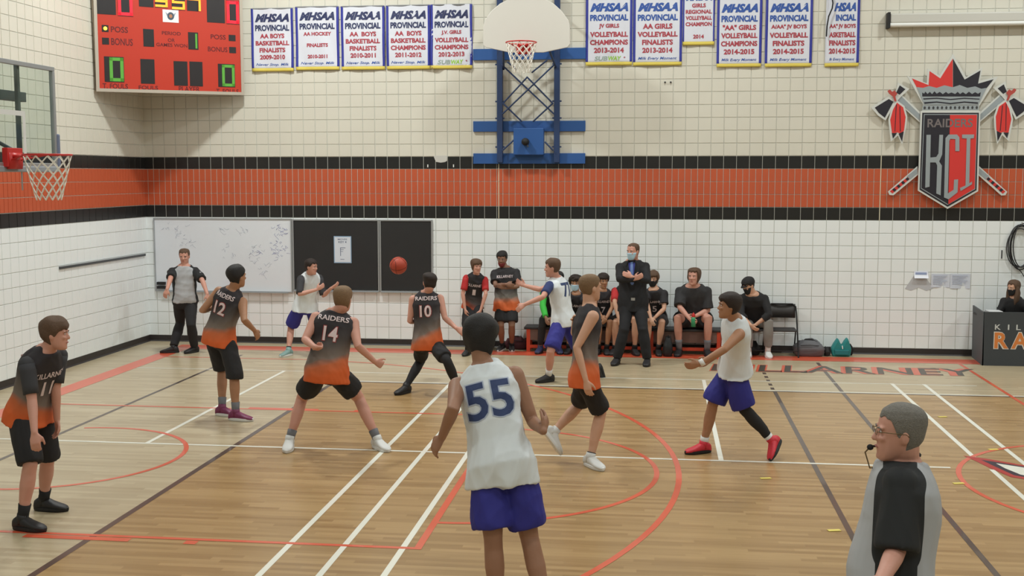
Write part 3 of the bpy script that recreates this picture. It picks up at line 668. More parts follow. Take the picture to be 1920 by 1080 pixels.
sb = thing('scoreboard', 'orange electronic scoreboard hung across the corner of the two walls', 'scoreboard', tuple(sbL))
MB().plate([(0.0, 0.0), (SBW, 0.0), (SBW - 0.03, -0.075), (0.04, -0.045)], SBH, sbL, sbd, sbn, -SBH).build('cabinet', mat('tan_steel', (128, 112, 92), 0.6), sb)
sb_rect(MB(), 0.05, 0.05, SBW - 0.05, SBH - 0.05, -0.004, 0.006).build('face_panel', mat('scoreboard_orange_red', (192, 60, 44), 0.28), sb)
mb = MB()
for x0, z0, x1, z1 in ((0, 0, SBW, 0.05), (0, SBH - 0.05, SBW, SBH), (0, 0.05, 0.05, SBH - 0.05), (SBW - 0.05, 0.05, SBW, SBH - 0.05)):
    sb_rect(mb, x0, z0, x1, z1, -0.004, 0.02)
mb.build('frame', mat('brushed_frame', (188, 178, 164), 0.45, 0.3), sb)
mb = MB()
for x in (0.35, SBW - 0.35):
    sb_rect(mb, x - 0.03, SBH - 0.3, x + 0.03, SBH + 0.2, -0.12, 0.04)
    mb.chain([sbp(x, SBH + 0.1, -0.1), sbp(x + (0.1 if x < 1 else -0.1), SBH + 0.1, -0.3)], 0.02)
mb.build('mounting_bracket', M_DKGREY, sb)
EL = STATIC['sb_el']
M_DISP = mat('display_window', (40, 36, 38), 0.35)
for k, (a, b2) in EL.items():
    if k == 'sticker':
        continue
    z1 = min(a[1], SBH - 0.08)
    sb_rect(MB(), a[0], b2[1], b2[0], z1, 0.002, 0.004).build('display_window', M_DISP, sb)
M_LR = mat('red_led', (255, 24, 40), 0.4, emit=1.6)
M_LY = mat('amber_led', (255, 138, 40), 0.4, emit=1.9)
M_LG = mat('green_led', (84, 150, 56), 0.4, emit=0.35)
SEG = {'0': 'abcdef', '1': 'bc', '3': 'abcdg', '4': 'bcfg', '5': 'acdfg', '9': 'abcdfg'}


def digit(ch, x0, z0, x1, z1, m, th):
    mb = MB()
    zm = (z0 + z1) / 2
    R = dict(a=(x0, z1 - th, x1, z1), d=(x0, z0, x1, z0 + th), g=(x0, zm - th / 2, x1, zm + th / 2), f=(x0, zm, x0 + th, z1), e=(x0, z0, x0 + th, zm), b=(x1 - th, zm, x1, z1), c=(x1 - th, z0, x1, zm))
    for s in SEG[ch]:
        sb_rect(mb, *R[s], 0.006, 0.003)
    mb.build('lit_digit', m, sb)


def el_digit(k, ch, m, th, inx=0.0, in0=0.0):
    a, b2 = EL[k]
    digit(ch, a[0] + in0 + inx, b2[1] + 0.012, b2[0] - inx, min(a[1], 1.70) - 0.012, m, th)


el_digit('r1', '0', M_LR, 0.045, 0.005)
el_digit('r2', '0', M_LR, 0.045, 0.005)
el_digit('y1', '3', M_LY, 0.035, 0.004)
el_digit('y2', '5', M_LY, 0.035, 0.004)
a, b2 = EL['y3']
digit('4', EL['dk3'][0][0] + 0.01, b2[1] + 0.005, b2[0] - 0.003, 1.69, M_LY, 0.035)
el_digit('tf1', '0', M_LG, 0.05, 0.008, 0.07)
el_digit('tf2', '0', M_LG, 0.045, 0.008, 0.06)
a, b2 = EL['per2']
sb_rect(MB(), b2[0] - 0.05, b2[1] + 0.02, b2[0] - 0.02, a[1] - 0.02, 0.006, 0.003).build('lit_digit', M_LG, sb)
a, b2 = EL['poss']
MB().ball(sbp((a[0] + b2[0]) / 2, (a[1] + b2[1]) / 2, 0.01), (0.028, 0.028, 0.028)).build('possession_lamp', mat('possession_lamp_on', (255, 196, 60), 0.4, emit=3.5), sb, True)
colx = (EL['y1'][1][0] + EL['y2'][0][0]) / 2
MB().ball(sbp(colx, EL['y1'][1][1] + 0.17, 0.008), 0.012).build('colon_lamp', mat('colon_led', (255, 120, 70), 0.4, emit=2), sb, True)
TX = STATIC['sb_tx']
words = dict(POSS='POSS', BONUS='BONUS', PERIOD='PERIOD', OR='OR', GAMES='GAMES WON', POSS2='POSS', BONUS2='BONUS', T1='T. FOULS', FOULS='FOULS', PLAYER='PLAYER', T2='T. FOULS')
for k, w in words.items():
    mb = MB()
    (x0, z0), (x1, z1) = TX[k]
    h = z1 - z0
    if k in ('OR', 'PERIOD', 'GAMES'):
        h = 0.055
    z0 = (z0 + z1) / 2
    put_text(mb, w, x0, x1, z0 - abs(h) * 0.5, z0 + abs(h) * 0.5, lambda x, z: sbp(x, z, 0.0045), 0.015)
    mb.build('lettering', mat('dark_red_print', (96, 22, 26), 0.6), sb)
a, b2 = EL['sticker']
sb_rect(MB(), a[0], b2[1], b2[0], a[1], 0.003, 0.003).build('sticker', mat('white_sticker', (236, 230, 232), 0.5), sb)
cx, cz = (a[0] + b2[0]) / 2, (a[1] + b2[1]) / 2
MB().plate([(cx + 0.055 * math.cos(q), cz + 0.062 * math.sin(q)) for q in np.linspace(0, 6.28, 20, endpoint=False)], 0.002, sbL, sbd, (0, 0, 1), 0.0062).build('sticker_emblem', mat('slate_emblem', (70, 84, 100), 0.6), sb)
MB().plate([(cx + 0.026 * math.cos(q), cz + 0.03 * math.sin(q)) for q in np.linspace(0, 6.28, 14, endpoint=False)], 0.002, sbL, sbd, (0, 0, 1), 0.0085).build('sticker_emblem_centre', mat('tan_emblem', (176, 120, 84), 0.6), sb)
mb = MB()
for s in (-1, 1):
    mb.plate([(cx + s * 0.045, cz + 0.03), (cx + s * 0.085, cz + 0.06), (cx + s * 0.06, cz + 0.0)], 0.002, sbL, sbd, (0, 0, 1), 0.0062)
mb.build('sticker_wing', mat('grey_emblem', (150, 156, 170), 0.6), sb)


# ------------------------------------------------------------------ banners
M_BAN = mat('banner_satin', (214, 216, 226), 0.45)
M_BANB = mat('banner_blue_trim', (44, 52, 150), 0.5)
M_BANY = mat('banner_yellow_hem', (226, 206, 96), 0.5)
M_BT = mat('banner_navy_print', (44, 52, 92), 0.6)
M_BT2 = mat('banner_blue_print', (48, 84, 160), 0.6)
M_BR = mat('banner_red_print', (168, 58, 72), 0.6)
M_BG = mat('banner_green_print', (150, 200, 60), 0.6)
M_BGY = mat('banner_grey_print', (150, 166, 158), 0.6)
SPON = 'Never Stop. Milk'
MEM = 'Milk Every Moment'
BANS = [
    (1.95, 2.66, 4.57, 'AA BOYS|BASKETBALL|FINALISTS|2009-2010', SPON, 0, 'first banner from the left, AA boys basketball finalists 2009-2010'),
    (2.71, 3.435, 4.585, 'AA HOCKEY||FINALISTS||2010-2011', SPON, 0, 'banner reading AA hockey finalists 2010-2011, left wall group'),
    (3.48, 4.205, 4.58, 'AA  BOYS|BASKETBALL|FINALISTS|2010-2011', SPON, 0, 'banner reading AA boys basketball finalists 2010-2011'),
    (4.24, 4.96, 4.58, 'AA  BOYS|BASKETBALL|CHAMPIONS|2011-2012', SPON, 0, 'banner reading AA boys basketball champions 2011-2012'),
    (4.975, 5.655, 4.58, 'J.V. GIRLS|VOLLEYBALL|CHAMPIONS|2012-2013', 'SUBWAY', 0, 'curled banner reading JV girls volleyball champions 2012-2013'),
    (7.50, 8.235, 4.605, 'JV GIRLS|VOLLEYBALL|CHAMPIONS|2013-2014', 'SUBWAY', 1, 'banner right of the fan backboard, JV girls volleyball champions 2013-2014'),
    (8.255, 9.02, 4.595, 'AA GIRLS|VOLLEYBALL|FINALISTS|2013-2014', MEM, 1, 'banner reading AA girls volleyball finalists 2013-2014'),
    (9.035, 9.525, 4.905, 'GIRLS|REGIONAL|VOLLEYBALL|CHAMPION||2014', '', 1, 'small short banner reading girls regional volleyball champion 2014'),
    (9.57, 10.26, 4.555, '"AA" GIRLS|VOLLEYBALL|CHAMPIONS|2014-2015', MEM, 2, 'banner reading AA girls volleyball champions 2014-2015'),
    (10.32, 11.035, 4.55, 'A/AA" JV BOYS|VOLLEYBALL|FINALISTS|2014-2015', MEM, 2, 'banner reading AAA JV boys volleyball finalists 2014-2015'),
    (11.24, 11.75, 4.545, 'AA" JV BOYS|ASKETBALL|FINALISTS|2014-2015', 'lk Every Moment', 2, 'last banner on the right, its left side folded under, JV boys basketball'),
]
for bi, (x0, x1, zb, lines_, spon, st, lab) in enumerate(BANS):
    zt = zb + (1.02 if bi < 5 else 1.13)
    if bi == 7:
        zt = zb + 0.83
    ph = bi * 1.7
    amp = 0.006 if bi != 4 else 0.016
    small = bi == 7

    def yy(x, z, e=0.0, x0=x0, x1=x1, zb=zb, zt=zt, ph=ph, amp=amp):
        u, w = (x - x0) / (x1 - x0), (z - zb) / (zt - zb)
        return -0.035 - amp * (1.4 - w) * math.sin(u * 9 + w * 4 + ph) - amp * 0.8 * math.sin(w * 7 + u * 15 + ph) - e

    def cloth(a, b_, c, d, e, nx=14, nz=14, th=0.002):
        mb = MB()
        xs, zs = np.linspace(a, b_, nx + 1), np.linspace(c, d, nz + 1)
        vs = [(x, yy(x, z, e), z) for z in zs for x in xs] + [(x, yy(x, z, e) + th, z) for z in zs for x in xs]
        n1 = (nx + 1) * (nz + 1)
        fs = []
        for j in range(nz):
            for i in range(nx):
                q = j * (nx + 1) + i
                fs.append((q, q + 1, q + nx + 2, q + nx + 1))
                fs.append((n1 + q + nx + 1, n1 + q + nx + 2, n1 + q + 1, n1 + q))
        for i in range(nx):
            fs.append((i, n1 + i, n1 + i + 1, i + 1))
        for j in range(nz):
            q = j * (nx + 1)
            fs.append((q, q + nx + 1, n1 + q + nx + 1, n1 + q))
            q += nx
            fs.append((q, n1 + q, n1 + q + nx + 1, q + nx + 1))
        return mb.add(vs, fs)
    t = thing('championship_banner', lab, 'banner', ((x0 + x1) / 2, -0.03, zt), 'championship banners along the top of the back wall')
    wd = x1 - x0
    cloth(x0, x1, zb, zt, 0).build('fabric', M_BAN, t, True)
    tw = 0.035 if not small else 0.02
    if bi != 10:
        cloth(x0 - 0.004, x0 + tw, zb, zt, 0.002, 2, 14).build('side_trim', M_BANB, t, True)
    cloth(x1 - tw, x1 + 0.004, zb, zt, 0.002, 2, 14).build('side_trim', M_BANB, t, True)
    cloth(x0 - 0.002, x1 + 0.002, zb - 0.01, zb + 0.045, 0.004, 14, 2, 0.012).build('bottom_hem', M_BANY, t, True)
    MB().chain([(x0 + 0.02, -0.03, zt - 0.005), (x1 - 0.02, -0.03, zt - 0.005)], 0.012).build('hanging_rod', M_GREY, t, True)
    xa, xb = x0 + tw + 0.03 * wd / 0.73, x1 - tw - 0.03 * wd / 0.73
    s = 1.0 if not small else 0.72
    fn = lambda x, z: (x, yy(x, z, 0.0035), z)
    top = zb + 0.97 * (1.0 if not small else 0.80)
    if st == 0:
        top -= 0.04
    mb = MB()
    head = 'MHSAA' if bi != 10 else 'HSAA'
    xh = xa if bi != 10 else x0 + 0.12
    put_text(mb, head, xh, xb, top - 0.135 * s, top, fn, 0.055, 0.35)
    mb.build('heading_lettering', M_BT if st == 0 else M_BT2, t)
    zc = top - 0.135 * s
    if not small:
        mb = MB()
        put_text(mb, 'PROVINCIAL' if bi != 10 else 'INCIAL', xa if bi != 10 else x0 + 0.15, xb, zc - 0.145, zc - 0.045, fn, 0.045)
        mb.build('heading_lettering', M_BT if st == 0 else M_BT2, t)
        zc -= 0.145
    L_ = lines_.split('|')
    zend = zb + (0.16 if not small else 0.07)
    step = (zc - 0.03 - zend) / len(L_)
    for k, w in enumerate(L_):
        if not w:
            continue
        mb = MB()
        zt_ = zc - 0.03 - step * k - step * 0.12
        hh = min(step * 0.66, 0.085)
        wdt = min((xb - xa), hh * text2d(w, 0.02)[2] * 1.0)
        xm = (xa + xb) / 2
        put_text(mb, w, xm - wdt / 2, xm + wdt / 2, zt_ - hh, zt_, fn, 0.042)
        mb.build('result_lettering', M_BR, t)
    if spon == 'SUBWAY':
        xm = (xa + xb) / 2
        mb = MB()
        put_text(mb, 'SUB', xm - 0.23, xm - 0.02, zb + 0.065, zb + 0.135, fn, 0.03, 0.2)
        mb.build('sponsor_lettering', M_BGY, t)
        mb = MB()
        put_text(mb, 'WAY', xm - 0.01, xm + 0.2, zb + 0.065, zb + 0.135, fn, 0.03, 0.2)
        mb.build('sponsor_lettering', M_BG, t)
        mb = MB()
        put_text(mb, '+', xm + 0.235, xm + 0.265, zb + 0.10, zb + 0.13, fn, 0.02)
        mb.build('sponsor_lettering', M_BR, t)
    elif spon:
        mb = MB()
        put_text(mb, spon, xa + 0.01, xb - 0.01, zb + 0.07, zb + 0.125, fn, 0.01, 0.3)
        mb.build('sponsor_lettering', M_BT2, t)
tag(MB().chain([(11.31, -0.09, 5.62), (11.33, -0.10, 5.50), (11.32, -0.11, 5.42), (11.27, -0.11, 5.30), (11.25, -0.10, 5.15), (11.245, -0.10, 5.0)], 0.011, 8).build('strap', M_BLACK, None, True),
    'black strap hanging over the folded last banner', 'strap')

# ------------------------------------------------------------------ wall-mounted side basket with fan backboard
M_FAN = mat('fan_board_enamel', (208, 204, 196), 0.45)


def net(mb, c, r, zt, length, n=12, rad=0.0055, rb=0.55):
    """knotted net of crossing cords"""
    rows = 7
    P = {}
    for k in range(rows + 1):
        w = k / rows
        rr = r * ((1 - w) + rb * w) if w < 0.45 else r * ((0.55 + 0.45 * rb) * (1 - (w - 0.45) / 0.55) + (rb * 0.95) * (w - 0.45) / 0.55)
        for i in range(n):
            a = 2 * math.pi * (i + 0.5 * (k % 2)) / n
            P[k, i] = V(c[0] + rr * math.cos(a), c[1] + rr * math.sin(a), zt - length * w)
    for k in range(rows):
        for i in range(n):
            j = (i + 1) % n if k % 2 else (i - 1) % n
            mb.chain([P[k, i], P[k + 1, i]], rad, 5, False)
            mb.chain([P[k, i], P[k + 1, j]], rad, 5, False)
    return mb


def rim(parent, c, m, back):
    t = MB()
    t.chain([(c[0] + 0.23 * math.cos(a), c[1] + 0.23 * math.sin(a), c[2]) for a in np.linspace(0, 2 * math.pi, 40, endpoint=False)], 0.0095, 8, closed=True)
    b = unit(V(back[0] - c[0], back[1] - c[1], 0))
    s = V(-b[1], b[0], 0)
    p0 = V(*c) + b * 0.215
    p1 = V(back[0], back[1], c[2])
    mid, half = (p0 + p1) / 2, np.linalg.norm(p1 - p0) / 2
    t.obox(mid + V(0, 0, -0.012), b * half, s * 0.075, V(0, 0, 0.012))
    for sg in (-1, 1):
        t.chain([V(*c) + b * 0.13 + s * 0.19 * sg, p1 + s * 0.07 * sg + V(0, 0, -0.06)], 0.008, 8)
    t.obox(p1 - b * 0.02 + V(0, 0, -0.06), b * 0.02, s * 0.11, V(0, 0, 0.08))
    r = t.build('rim', m, parent, True)
    net(MB(), c, 0.225, c[2] - 0.01, 0.44).build('net', M_NET, r)
    return r


g = thing('side_basket', 'wall-mounted basket with white fan backboard on a blue steel frame', 'basket', (6.58, 0, 3.0))
for za, zb_ in ((4.70, 4.88), (3.55, 3.72), (3.03, 3.20)):
    MB().box((5.67, -0.05, za), (7.50, -0.009, zb_)).build('wall_rail', M_BLUE, g, bevel=0.004)
for px_ in (6.12, 7.045):
    MB().box((px_ - 0.045, -0.15, 3.05), (px_ + 0.045, -0.05, 5.7)).build('post', M_DARKBLUE, g, bevel=0.004)
    mb = MB()
    for z in (3.30, 3.76, 4.03, 4.62):
        mb.box((px_ - 0.075, -0.13, z - 0.012), (px_ + 0.075, -0.11, z + 0.012))
    mb.build('bracket_bolt', M_DARKBLUE, g)
for bi, q in enumerate(STATIC['brace']):
    (xa, za), (xb, zb_) = q
    yv = -0.165 - 0.016 * (bi % 2)
    MB().chain([(xa, yv, za), (xb, yv, zb_)], 0.013, 8).build('brace', M_DARKBLUE, g, True)
hb = MB().box((6.35, -0.20, 3.17), (6.84, -0.06, 3.60)).build('winch_box', M_BLUE, g, bevel=0.01)
MB().chain([(6.55, -0.20, 3.38), (6.55, -0.28, 3.38)], 0.06, 16).build('winch_hub', M_BLACK, hb, True)
MB().chain([(6.55, -0.27, 3.38), (6.60, -0.29, 3.30), (6.60, -0.34, 3.30)], 0.012, 8).build('winch_handle', M_DKGREY, hb, True)
bb = MB().plate([tuple(q) for q in STATIC['bboard']], 0.03, (0, -0.93, 0), (1, 0, 0), (0, 0, 1)).build('backboard', M_FAN, g, bevel=0.006)
for px_ in (6.28, 6.93):
    for z in (4.95, 5.45):
        MB().chain([(px_ + (-0.1 if px_ < 6.6 else 0.1), -0.1, z), (px_, -0.93, z + 0.02)], 0.022, 10).build('board_arm', M_DARKBLUE, g, True)
    MB().chain([(px_ + (-0.1 if px_ < 6.6 else 0.1), -0.1, 4.55), (px_, -0.92, 4.92)], 0.018, 10).build('board_arm', M_DARKBLUE, g, True)
rim(g, (6.61, -1.33, 4.83), M_RED, (6.61, -0.965))

# ------------------------------------------------------------------ main glass basket at the left
def glass_material():
    m = bpy.data.materials.new('backboard_glass')
    m.use_nodes = True
    nt = m.node_tree
    nt.nodes.clear()
    o = nt.nodes.new('ShaderNodeOutputMaterial')
    mx = nt.nodes.new('ShaderNodeMixShader')
    tr = nt.nodes.new('ShaderNodeBsdfTransparent')
    tr.inputs[0].default_value = (0.86, 0.91, 0.89, 1)
    gl = nt.nodes.new('ShaderNodeBsdfGlossy')
    gl.inputs['Roughness'].default_value = 0.05
    lw = nt.nodes.new('ShaderNodeLayerWeight')
    lw.inputs[0].default_value = 0.25
    mx.inputs[0].default_value = 0.05
    nt.links.new(tr.outputs[0], mx.inputs[1])
    nt.links.new(gl.outputs[0], mx.inputs[2])
    nt.links.new(mx.outputs[0], o.inputs[0])
    return m


BX, BY0, BY1, BZ0, BZ1 = 2.22, -8.82, -7.0, 2.93, 4.0
g = thing('glass_basket', 'main basket with clear glass backboard and red rim at the left', 'basket', (0.0, -7.92, 3.0))
MB().box((BX - 0.006, BY0 + 0.03, BZ0 + 0.03), (BX + 0.006, BY1 - 0.03, BZ1 - 0.03)).build('glass_pane', glass_material(), g)
mb = MB()
fw = 0.045
mb.box((BX - 0.025, BY0, BZ0), (BX + 0.022, BY1, BZ0 + fw))
mb.box((BX - 0.025, BY0, BZ1 - fw), (BX + 0.022, BY1, BZ1))
mb.box((BX - 0.025, BY0, BZ0 + fw), (BX + 0.022, BY0 + fw, BZ1 - fw))
mb.box((BX - 0.025, BY1 - fw, BZ0 + fw), (BX + 0.022, BY1, BZ1 - fw))
mb.build('board_frame', M_ALU, g, bevel=0.005)
mb = MB()
ya, yb, za, zb_ = -8.215, -7.60, 3.02, 3.50
for lo, hi in (((ya, zb_ - 0.05), (yb, zb_)), ((ya, za), (ya + 0.05, zb_ - 0.05)), ((yb - 0.05, za), (yb, zb_ - 0.05))):
    mb.box((BX + 0.0065, lo[0], lo[1]), (BX + 0.0085, hi[0], hi[1]))
mb.build('target_square', mat('square_white', (222, 224, 222), 0.5), g)
for y0_, y1_ in ((BY1 - 0.10, BY1 + 0.035), (BY0 - 0.035, BY0 + 0.10)):
    MB().box((BX - 0.04, y0_ if y0_ < -8 else BY1 - 0.01, BZ0 - 0.01), (BX + 0.035, BY0 + 0.01 if y0_ < -8 else BY1 + 0.045, BZ0 + 0.36)).build('edge_pad', mat('blue_grey_pad', (112, 122, 150), 0.7), g, bevel=0.015)
MB().box((BX - 0.035, BY0, BZ0 - 0.05), (BX + 0.03, BY1, BZ0 + 0.012)).build('bottom_pad', mat('light_grey_pad', (150, 156, 164), 0.6), g, bevel=0.012)
M_SUP = mat('support_steel', (98, 104, 104), 0.5)
for y in (-7.63, -8.21):
    MB().box((BX - 0.07, y - 0.022, BZ0 + 0.0), (BX - 0.03, y + 0.022, BZ1 - 0.02)).build('upright', M_SUP, g, bevel=0.004)
for z in (3.66, 3.03):
    MB().box((BX - 0.2, -8.62, z - 0.05), (BX - 0.12, -7.34, z + 0.05)).build('cross_arm', M_SUP, g, bevel=0.004)
    for y in (-7.55, -8.29):
        MB().chain([(0.0, y - 0.1, z), (BX - 0.16, y, z)], 0.035, 10).build('wall_arm', M_SUP, g, True)
for y in (-7.55, -8.29):
    MB().chain([(0.02, y, 3.95), (1.0, y, 3.66), (BX - 0.16, y, 3.1)], 0.02, 10).build('wall_arm', M_SUP, g, True)
rim(g, (2.63, -7.92, 3.05), M_RED, (2.26, -7.92))
MB().box((2.23, -8.06, 2.93), (2.29, -7.78, 3.12)).build('rim_mount', M_RED, g, bevel=0.006)
MB().chain([(2.2, -7.66, 2.9), (2.2, -7.66, 2.70)], 0.008, 8).build('crank_rod', M_ALU, g, True)

# ------------------------------------------------------------------ basketball in flight
def ball_obj():
    t = thing('basketball', 'orange basketball in the air before the black board', 'ball', (5.12, -3.2, 1.6))
    MB().ball((5.12, -3.2, 1.6), 0.122, 32, 20).build('ball_skin', mat('basketball_leather', (172, 64, 42), 0.55, bump=0.1, bscale=300), t, True)
    mb = MB()
    c = V(5.12, -3.2, 1.6)
    R = np.array(Matrix.Rotation(0.5, 3, 'X') @ Matrix.Rotation(0.7, 3, 'Z'))
    for kind in range(4):
        pts = []
        for a in np.linspace(0, 2 * math.pi, 40, endpoint=False):
            if kind == 0:
                p = V(math.cos(a), math.sin(a), 0)
            elif kind == 1:
                p = V(math.cos(a), 0, math.sin(a))
            else:
                sg = 1 if kind == 2 else -1
                p = unit(V(sg * (0.62 + 0.25 * math.cos(2 * a)), 0.85 * math.cos(a), 0.85 * math.sin(a)))
            pts.append(c + R @ p * 0.1225)
        mb.chain(pts, 0.0022, 5, closed=True)
    mb.build('seam', M_BLACK, t)


ball_obj()

# ------------------------------------------------------------------ boards on the back wall
def frame_boxes(mb, x0, x1, z0, z1, w, y0, y1):
    mb.box((x0, y0, z0), (x1, y1, z0 + w)).box((x0, y0, z1 - w), (x1, y1, z1)).box((x0, y0, z0 + w), (x0 + w, y1, z1 - w)).box((x1 - w, y0, z0 + w), (x1, y1, z1 - w))
    return mb


w = thing('whiteboard', 'large whiteboard with faint marker writing in the corner of the back wall', 'whiteboard', (1.35, 0, 0.88))
MB().box((0.155, -0.03, 0.88), (2.56, -0.008, 2.105)).build('writing_surface', mat('whiteboard_enamel', (226, 231, 238), 0.22), w)
frame_boxes(MB(), 0.14, 2.575, 0.865, 2.12, 0.022, -0.04, -0.008).build('board_frame', M_ALU, w)
MB().box((0.3, -0.09, 0.862), (2.5, -0.04, 0.872)).build('marker_tray', M_ALU, w)
mb = MB()
rg = random.Random(4)
for cx, cz, n_, sp in ((0.35, 2.0, 4, 0.06), (0.62, 1.92, 10, 0.1), (0.72, 1.7, 8, 0.07), (1.35, 1.95, 5, 0.05), (1.45, 1.55, 8, 0.14), (1.95, 1.5, 14, 0.14), (2.05, 1.25, 10, 0.1), (1.75, 1.9, 6, 0.09)):
    for k in range(n_):
        x, z = cx + rg.uniform(-sp, sp), cz + rg.uniform(-sp, sp)
        pts = [(x, -0.0315, z)]
        for q in range(3):
            x += rg.uniform(-0.035, 0.045)
            z += rg.uniform(-0.035, 0.035)
            pts.append((x, -0.0315, z))
        mb.chain(pts, 0.0018, 4, False)
mb.build('marker_writing', mat('faded_marker', (184, 190, 206), 0.6), w, kind='stuff')
mb = MB()
for cx, cz, n_, sp in ((2.37, 1.93, 16, 0.09), (2.35, 1.55, 22, 0.13), (2.3, 1.78, 6, 0.1), (1.95, 1.55, 6, 0.07)):
    for k in range(n_):
        x, z = cx + rg.uniform(-sp, sp), cz + rg.uniform(-sp, sp)
        pts = [(x, -0.0315, z)]
        for q in range(3):
            x += rg.uniform(-0.035, 0.045)
            z += rg.uniform(-0.03, 0.03)
            pts.append((x, -0.0315, z))
        mb.chain(pts, 0.002, 4, False)
mb.build('blue_marker_writing', mat('blue_marker', (150, 156, 200), 0.6), w, kind='stuff')
mh = thing('eraser_holder', 'black two-slot eraser holder at the lower left of the whiteboard', 'holder', (0.26, -0.03, 0.92))
for z in (0.935, 1.005):
    MB().box((0.19, -0.085, z - 0.024), (0.335, -0.031, z + 0.024)).build('slot', M_BLACK, mh, bevel=0.004)

M_BBOARD = mat('blackboard_surface', (36, 36, 38), 0.55, noise=0.15, nscale=3)
for x0, x1, lab in ((2.585, 4.075, 'wide black board with a paper sheet on it'), (4.085, 4.98, 'narrow black board right of the wide one, behind the ball')):
    t = thing('blackboard', lab, 'blackboard', ((x0 + x1) / 2, 0, 0.9), 'black boards beside the whiteboard')
    MB().box((x0 + 0.01, -0.03, 0.93), (x1 - 0.01, -0.008, 2.09)).build('writing_surface', M_BBOARD, t)
    frame_boxes(MB(), x0, x1, 0.9, 2.11, 0.022, -0.04, -0.008).build('board_frame', M_ALU, t)
    MB().box((x0 + 0.02, -0.08, 0.895), (x1 - 0.02, -0.04, 0.905)).build('chalk_tray', M_ALU, t)
t = thing('notice_sheet', 'white sheet with blue border pinned on the wide black board', 'paper', (3.45, -0.035, 1.38))
MB().box((3.30, -0.036, 1.38), (3.60, -0.031, 1.83)).build('sheet', mat('pale_blue_paper', (150, 178, 206), 0.7), t)
MB().box((3.315, -0.0375, 1.395), (3.585, -0.036, 1.815)).build('sheet_face', mat('white_paper', (214, 220, 230), 0.7), t)
mb = MB()
fnp = lambda x, z: (x, -0.038, z)
put_text(mb, 'MOVES', 3.37, 3.53, 1.765, 1.79, fnp, 0.02)
put_text(mb, 'KEY 4', 3.38, 3.52, 1.715, 1.75, fnp, 0.02)
for a_, b_, c_, d_ in ((3.41, 3.42, 1.50, 1.64), (3.42, 3.50, 1.63, 1.64), (3.42, 3.47, 1.60, 1.607), (3.42, 3.46, 1.57, 1.577), (3.41, 3.48, 1.44, 1.447)):
    mb.box((a_, -0.0385, c_), (b_, -0.0375, d_))
mb = MB() if False else mb
mb.v, mb.f, mb.m = (mb.v, mb.f, mb.m)
mb.build('printed_lines', mat('blue_grey_print', (92, 104, 130), 0.7), t)

# papers on the right of the back wall
for i, (x0, x1, z0, z1, lab) in enumerate(((12.965, 13.245, 1.085, 1.30, 'left pale blue paper of the pair taped to the white tiles'), (13.25, 13.555, 1.07, 1.305, 'right pale blue paper of the pair taped to the white tiles'))):
    t = thing('wall_paper_sheet', lab, 'paper', ((x0 + x1) / 2, -0.009, z0), 'paper sheets taped on the right of the back wall')
    mb = MB()
    n_ = 8
    vs = []
    for k in range(n_ + 1):
        for z in (z0, z1):
            vs.append((x0 + (x1 - x0) * k / n_, -0.012 - 0.006 * math.sin(k * 0.9) * (1 if z == z0 else 0.2), z))
    fs = [(2 * k, 2 * k + 2, 2 * k + 3, 2 * k + 1) for k in range(n_)]
    mb.add(vs, fs).build('sheet', mat('pale_print_paper', (208, 214, 226), 0.7), t)
    mb = MB()
    for r_ in range(6):
        mb.box((x0 + 0.03, -0.0205, z1 - 0.035 - r_ * 0.026), (x1 - 0.04 - 0.03 * (r_ % 3), -0.0195, z1 - 0.027 - r_ * 0.026))
    mb.build('printed_lines', mat('faint_blue_print', (176, 184, 204), 0.7), t)
t = thing('paper_notice', 'curled white paper notice with a grey triangle sheet beneath it', 'paper', (12.75, -0.01, 1.05))
MB().plate([(12.57, 1.06), (12.70, 1.27), (12.86, 1.27), (13.0, 1.07), (12.9, 1.03), (12.78, 1.08), (12.66, 1.03)], 0.003, (0, -0.009, 0)).build('under_sheet', mat('grey_paper', (190, 192, 196), 0.8), t)
mb = MB()
vs, fs = [], []
for k in range(7):
    q = k / 6
    for x in (12.70, 12.915):
        vs.append((x, -0.014 - 0.05 * q * q, 1.34 - 0.13 * q + 0.02 * q * q))
for k in range(6):
    fs.append((2 * k, 2 * k + 2, 2 * k + 3, 2 * k + 1))
mb.add(vs, fs).build('curled_sheet', mat('bright_paper', (232, 234, 244), 0.7), t, True)
MB().box((12.72, -0.028, 1.285), (12.89, -0.024, 1.32)).build('print_band', mat('blue_band', (150, 164, 200), 0.7), t)
# little torn paper over the black tile row and small wall fixings
tag(MB().plate([(5.0, 3.165), (5.235, 3.165), (5.23, 3.08), (5.19, 3.06), (5.12, 3.05), (5.04, 3.065)], 0.004, (0, -0.009, 0)).build('paper_scrap', mat('scrap_paper', (196, 194, 188), 0.8)), 'pale scrap taped over the upper black tile row', 'paper')
for x in (4.905, 5.335):
    tag(MB().box((x - 0.008, -0.012, 2.975), (x + 0.008, -0.008, 3.02)).build('tape_bit', M_WHITE), 'small white tape bit on the upper black tiles, %s of the pale scrap' % ('left' if x < 5 else 'right'), 'tape')
for i, x in enumerate((8.765, 8.855)):
    tag(MB().chain([(x, -0.008, 4.32), (x, -0.03, 4.32)], 0.014, 10).build('wall_bolt', M_DKGREY, None, True), '%s of two small dark bolts in the cream tiles under the banners' % ('left' if i == 0 else 'right'), 'bolt')

# projector screen housing
t = thing('projection_screen', 'rolled-up projection screen in its long white housing', 'screen', (13.6, -0.1, 5.12))
MB().box((12.19, -0.16, 5.17), (15.6, -0.02, 5.32)).build('housing', mat('screen_housing', (196, 194, 186), 0.5), t, bevel=0.02)
MB().chain([(12.2, -0.13, 5.15), (15.6, -0.13, 5.15)], 0.035, 12).build('roller', M_WHITE, t, True)
MB().box((12.15, -0.17, 5.10), (12.19, -0.01, 5.34)).build('end_cap', M_BLACK, t, bevel=0.004)

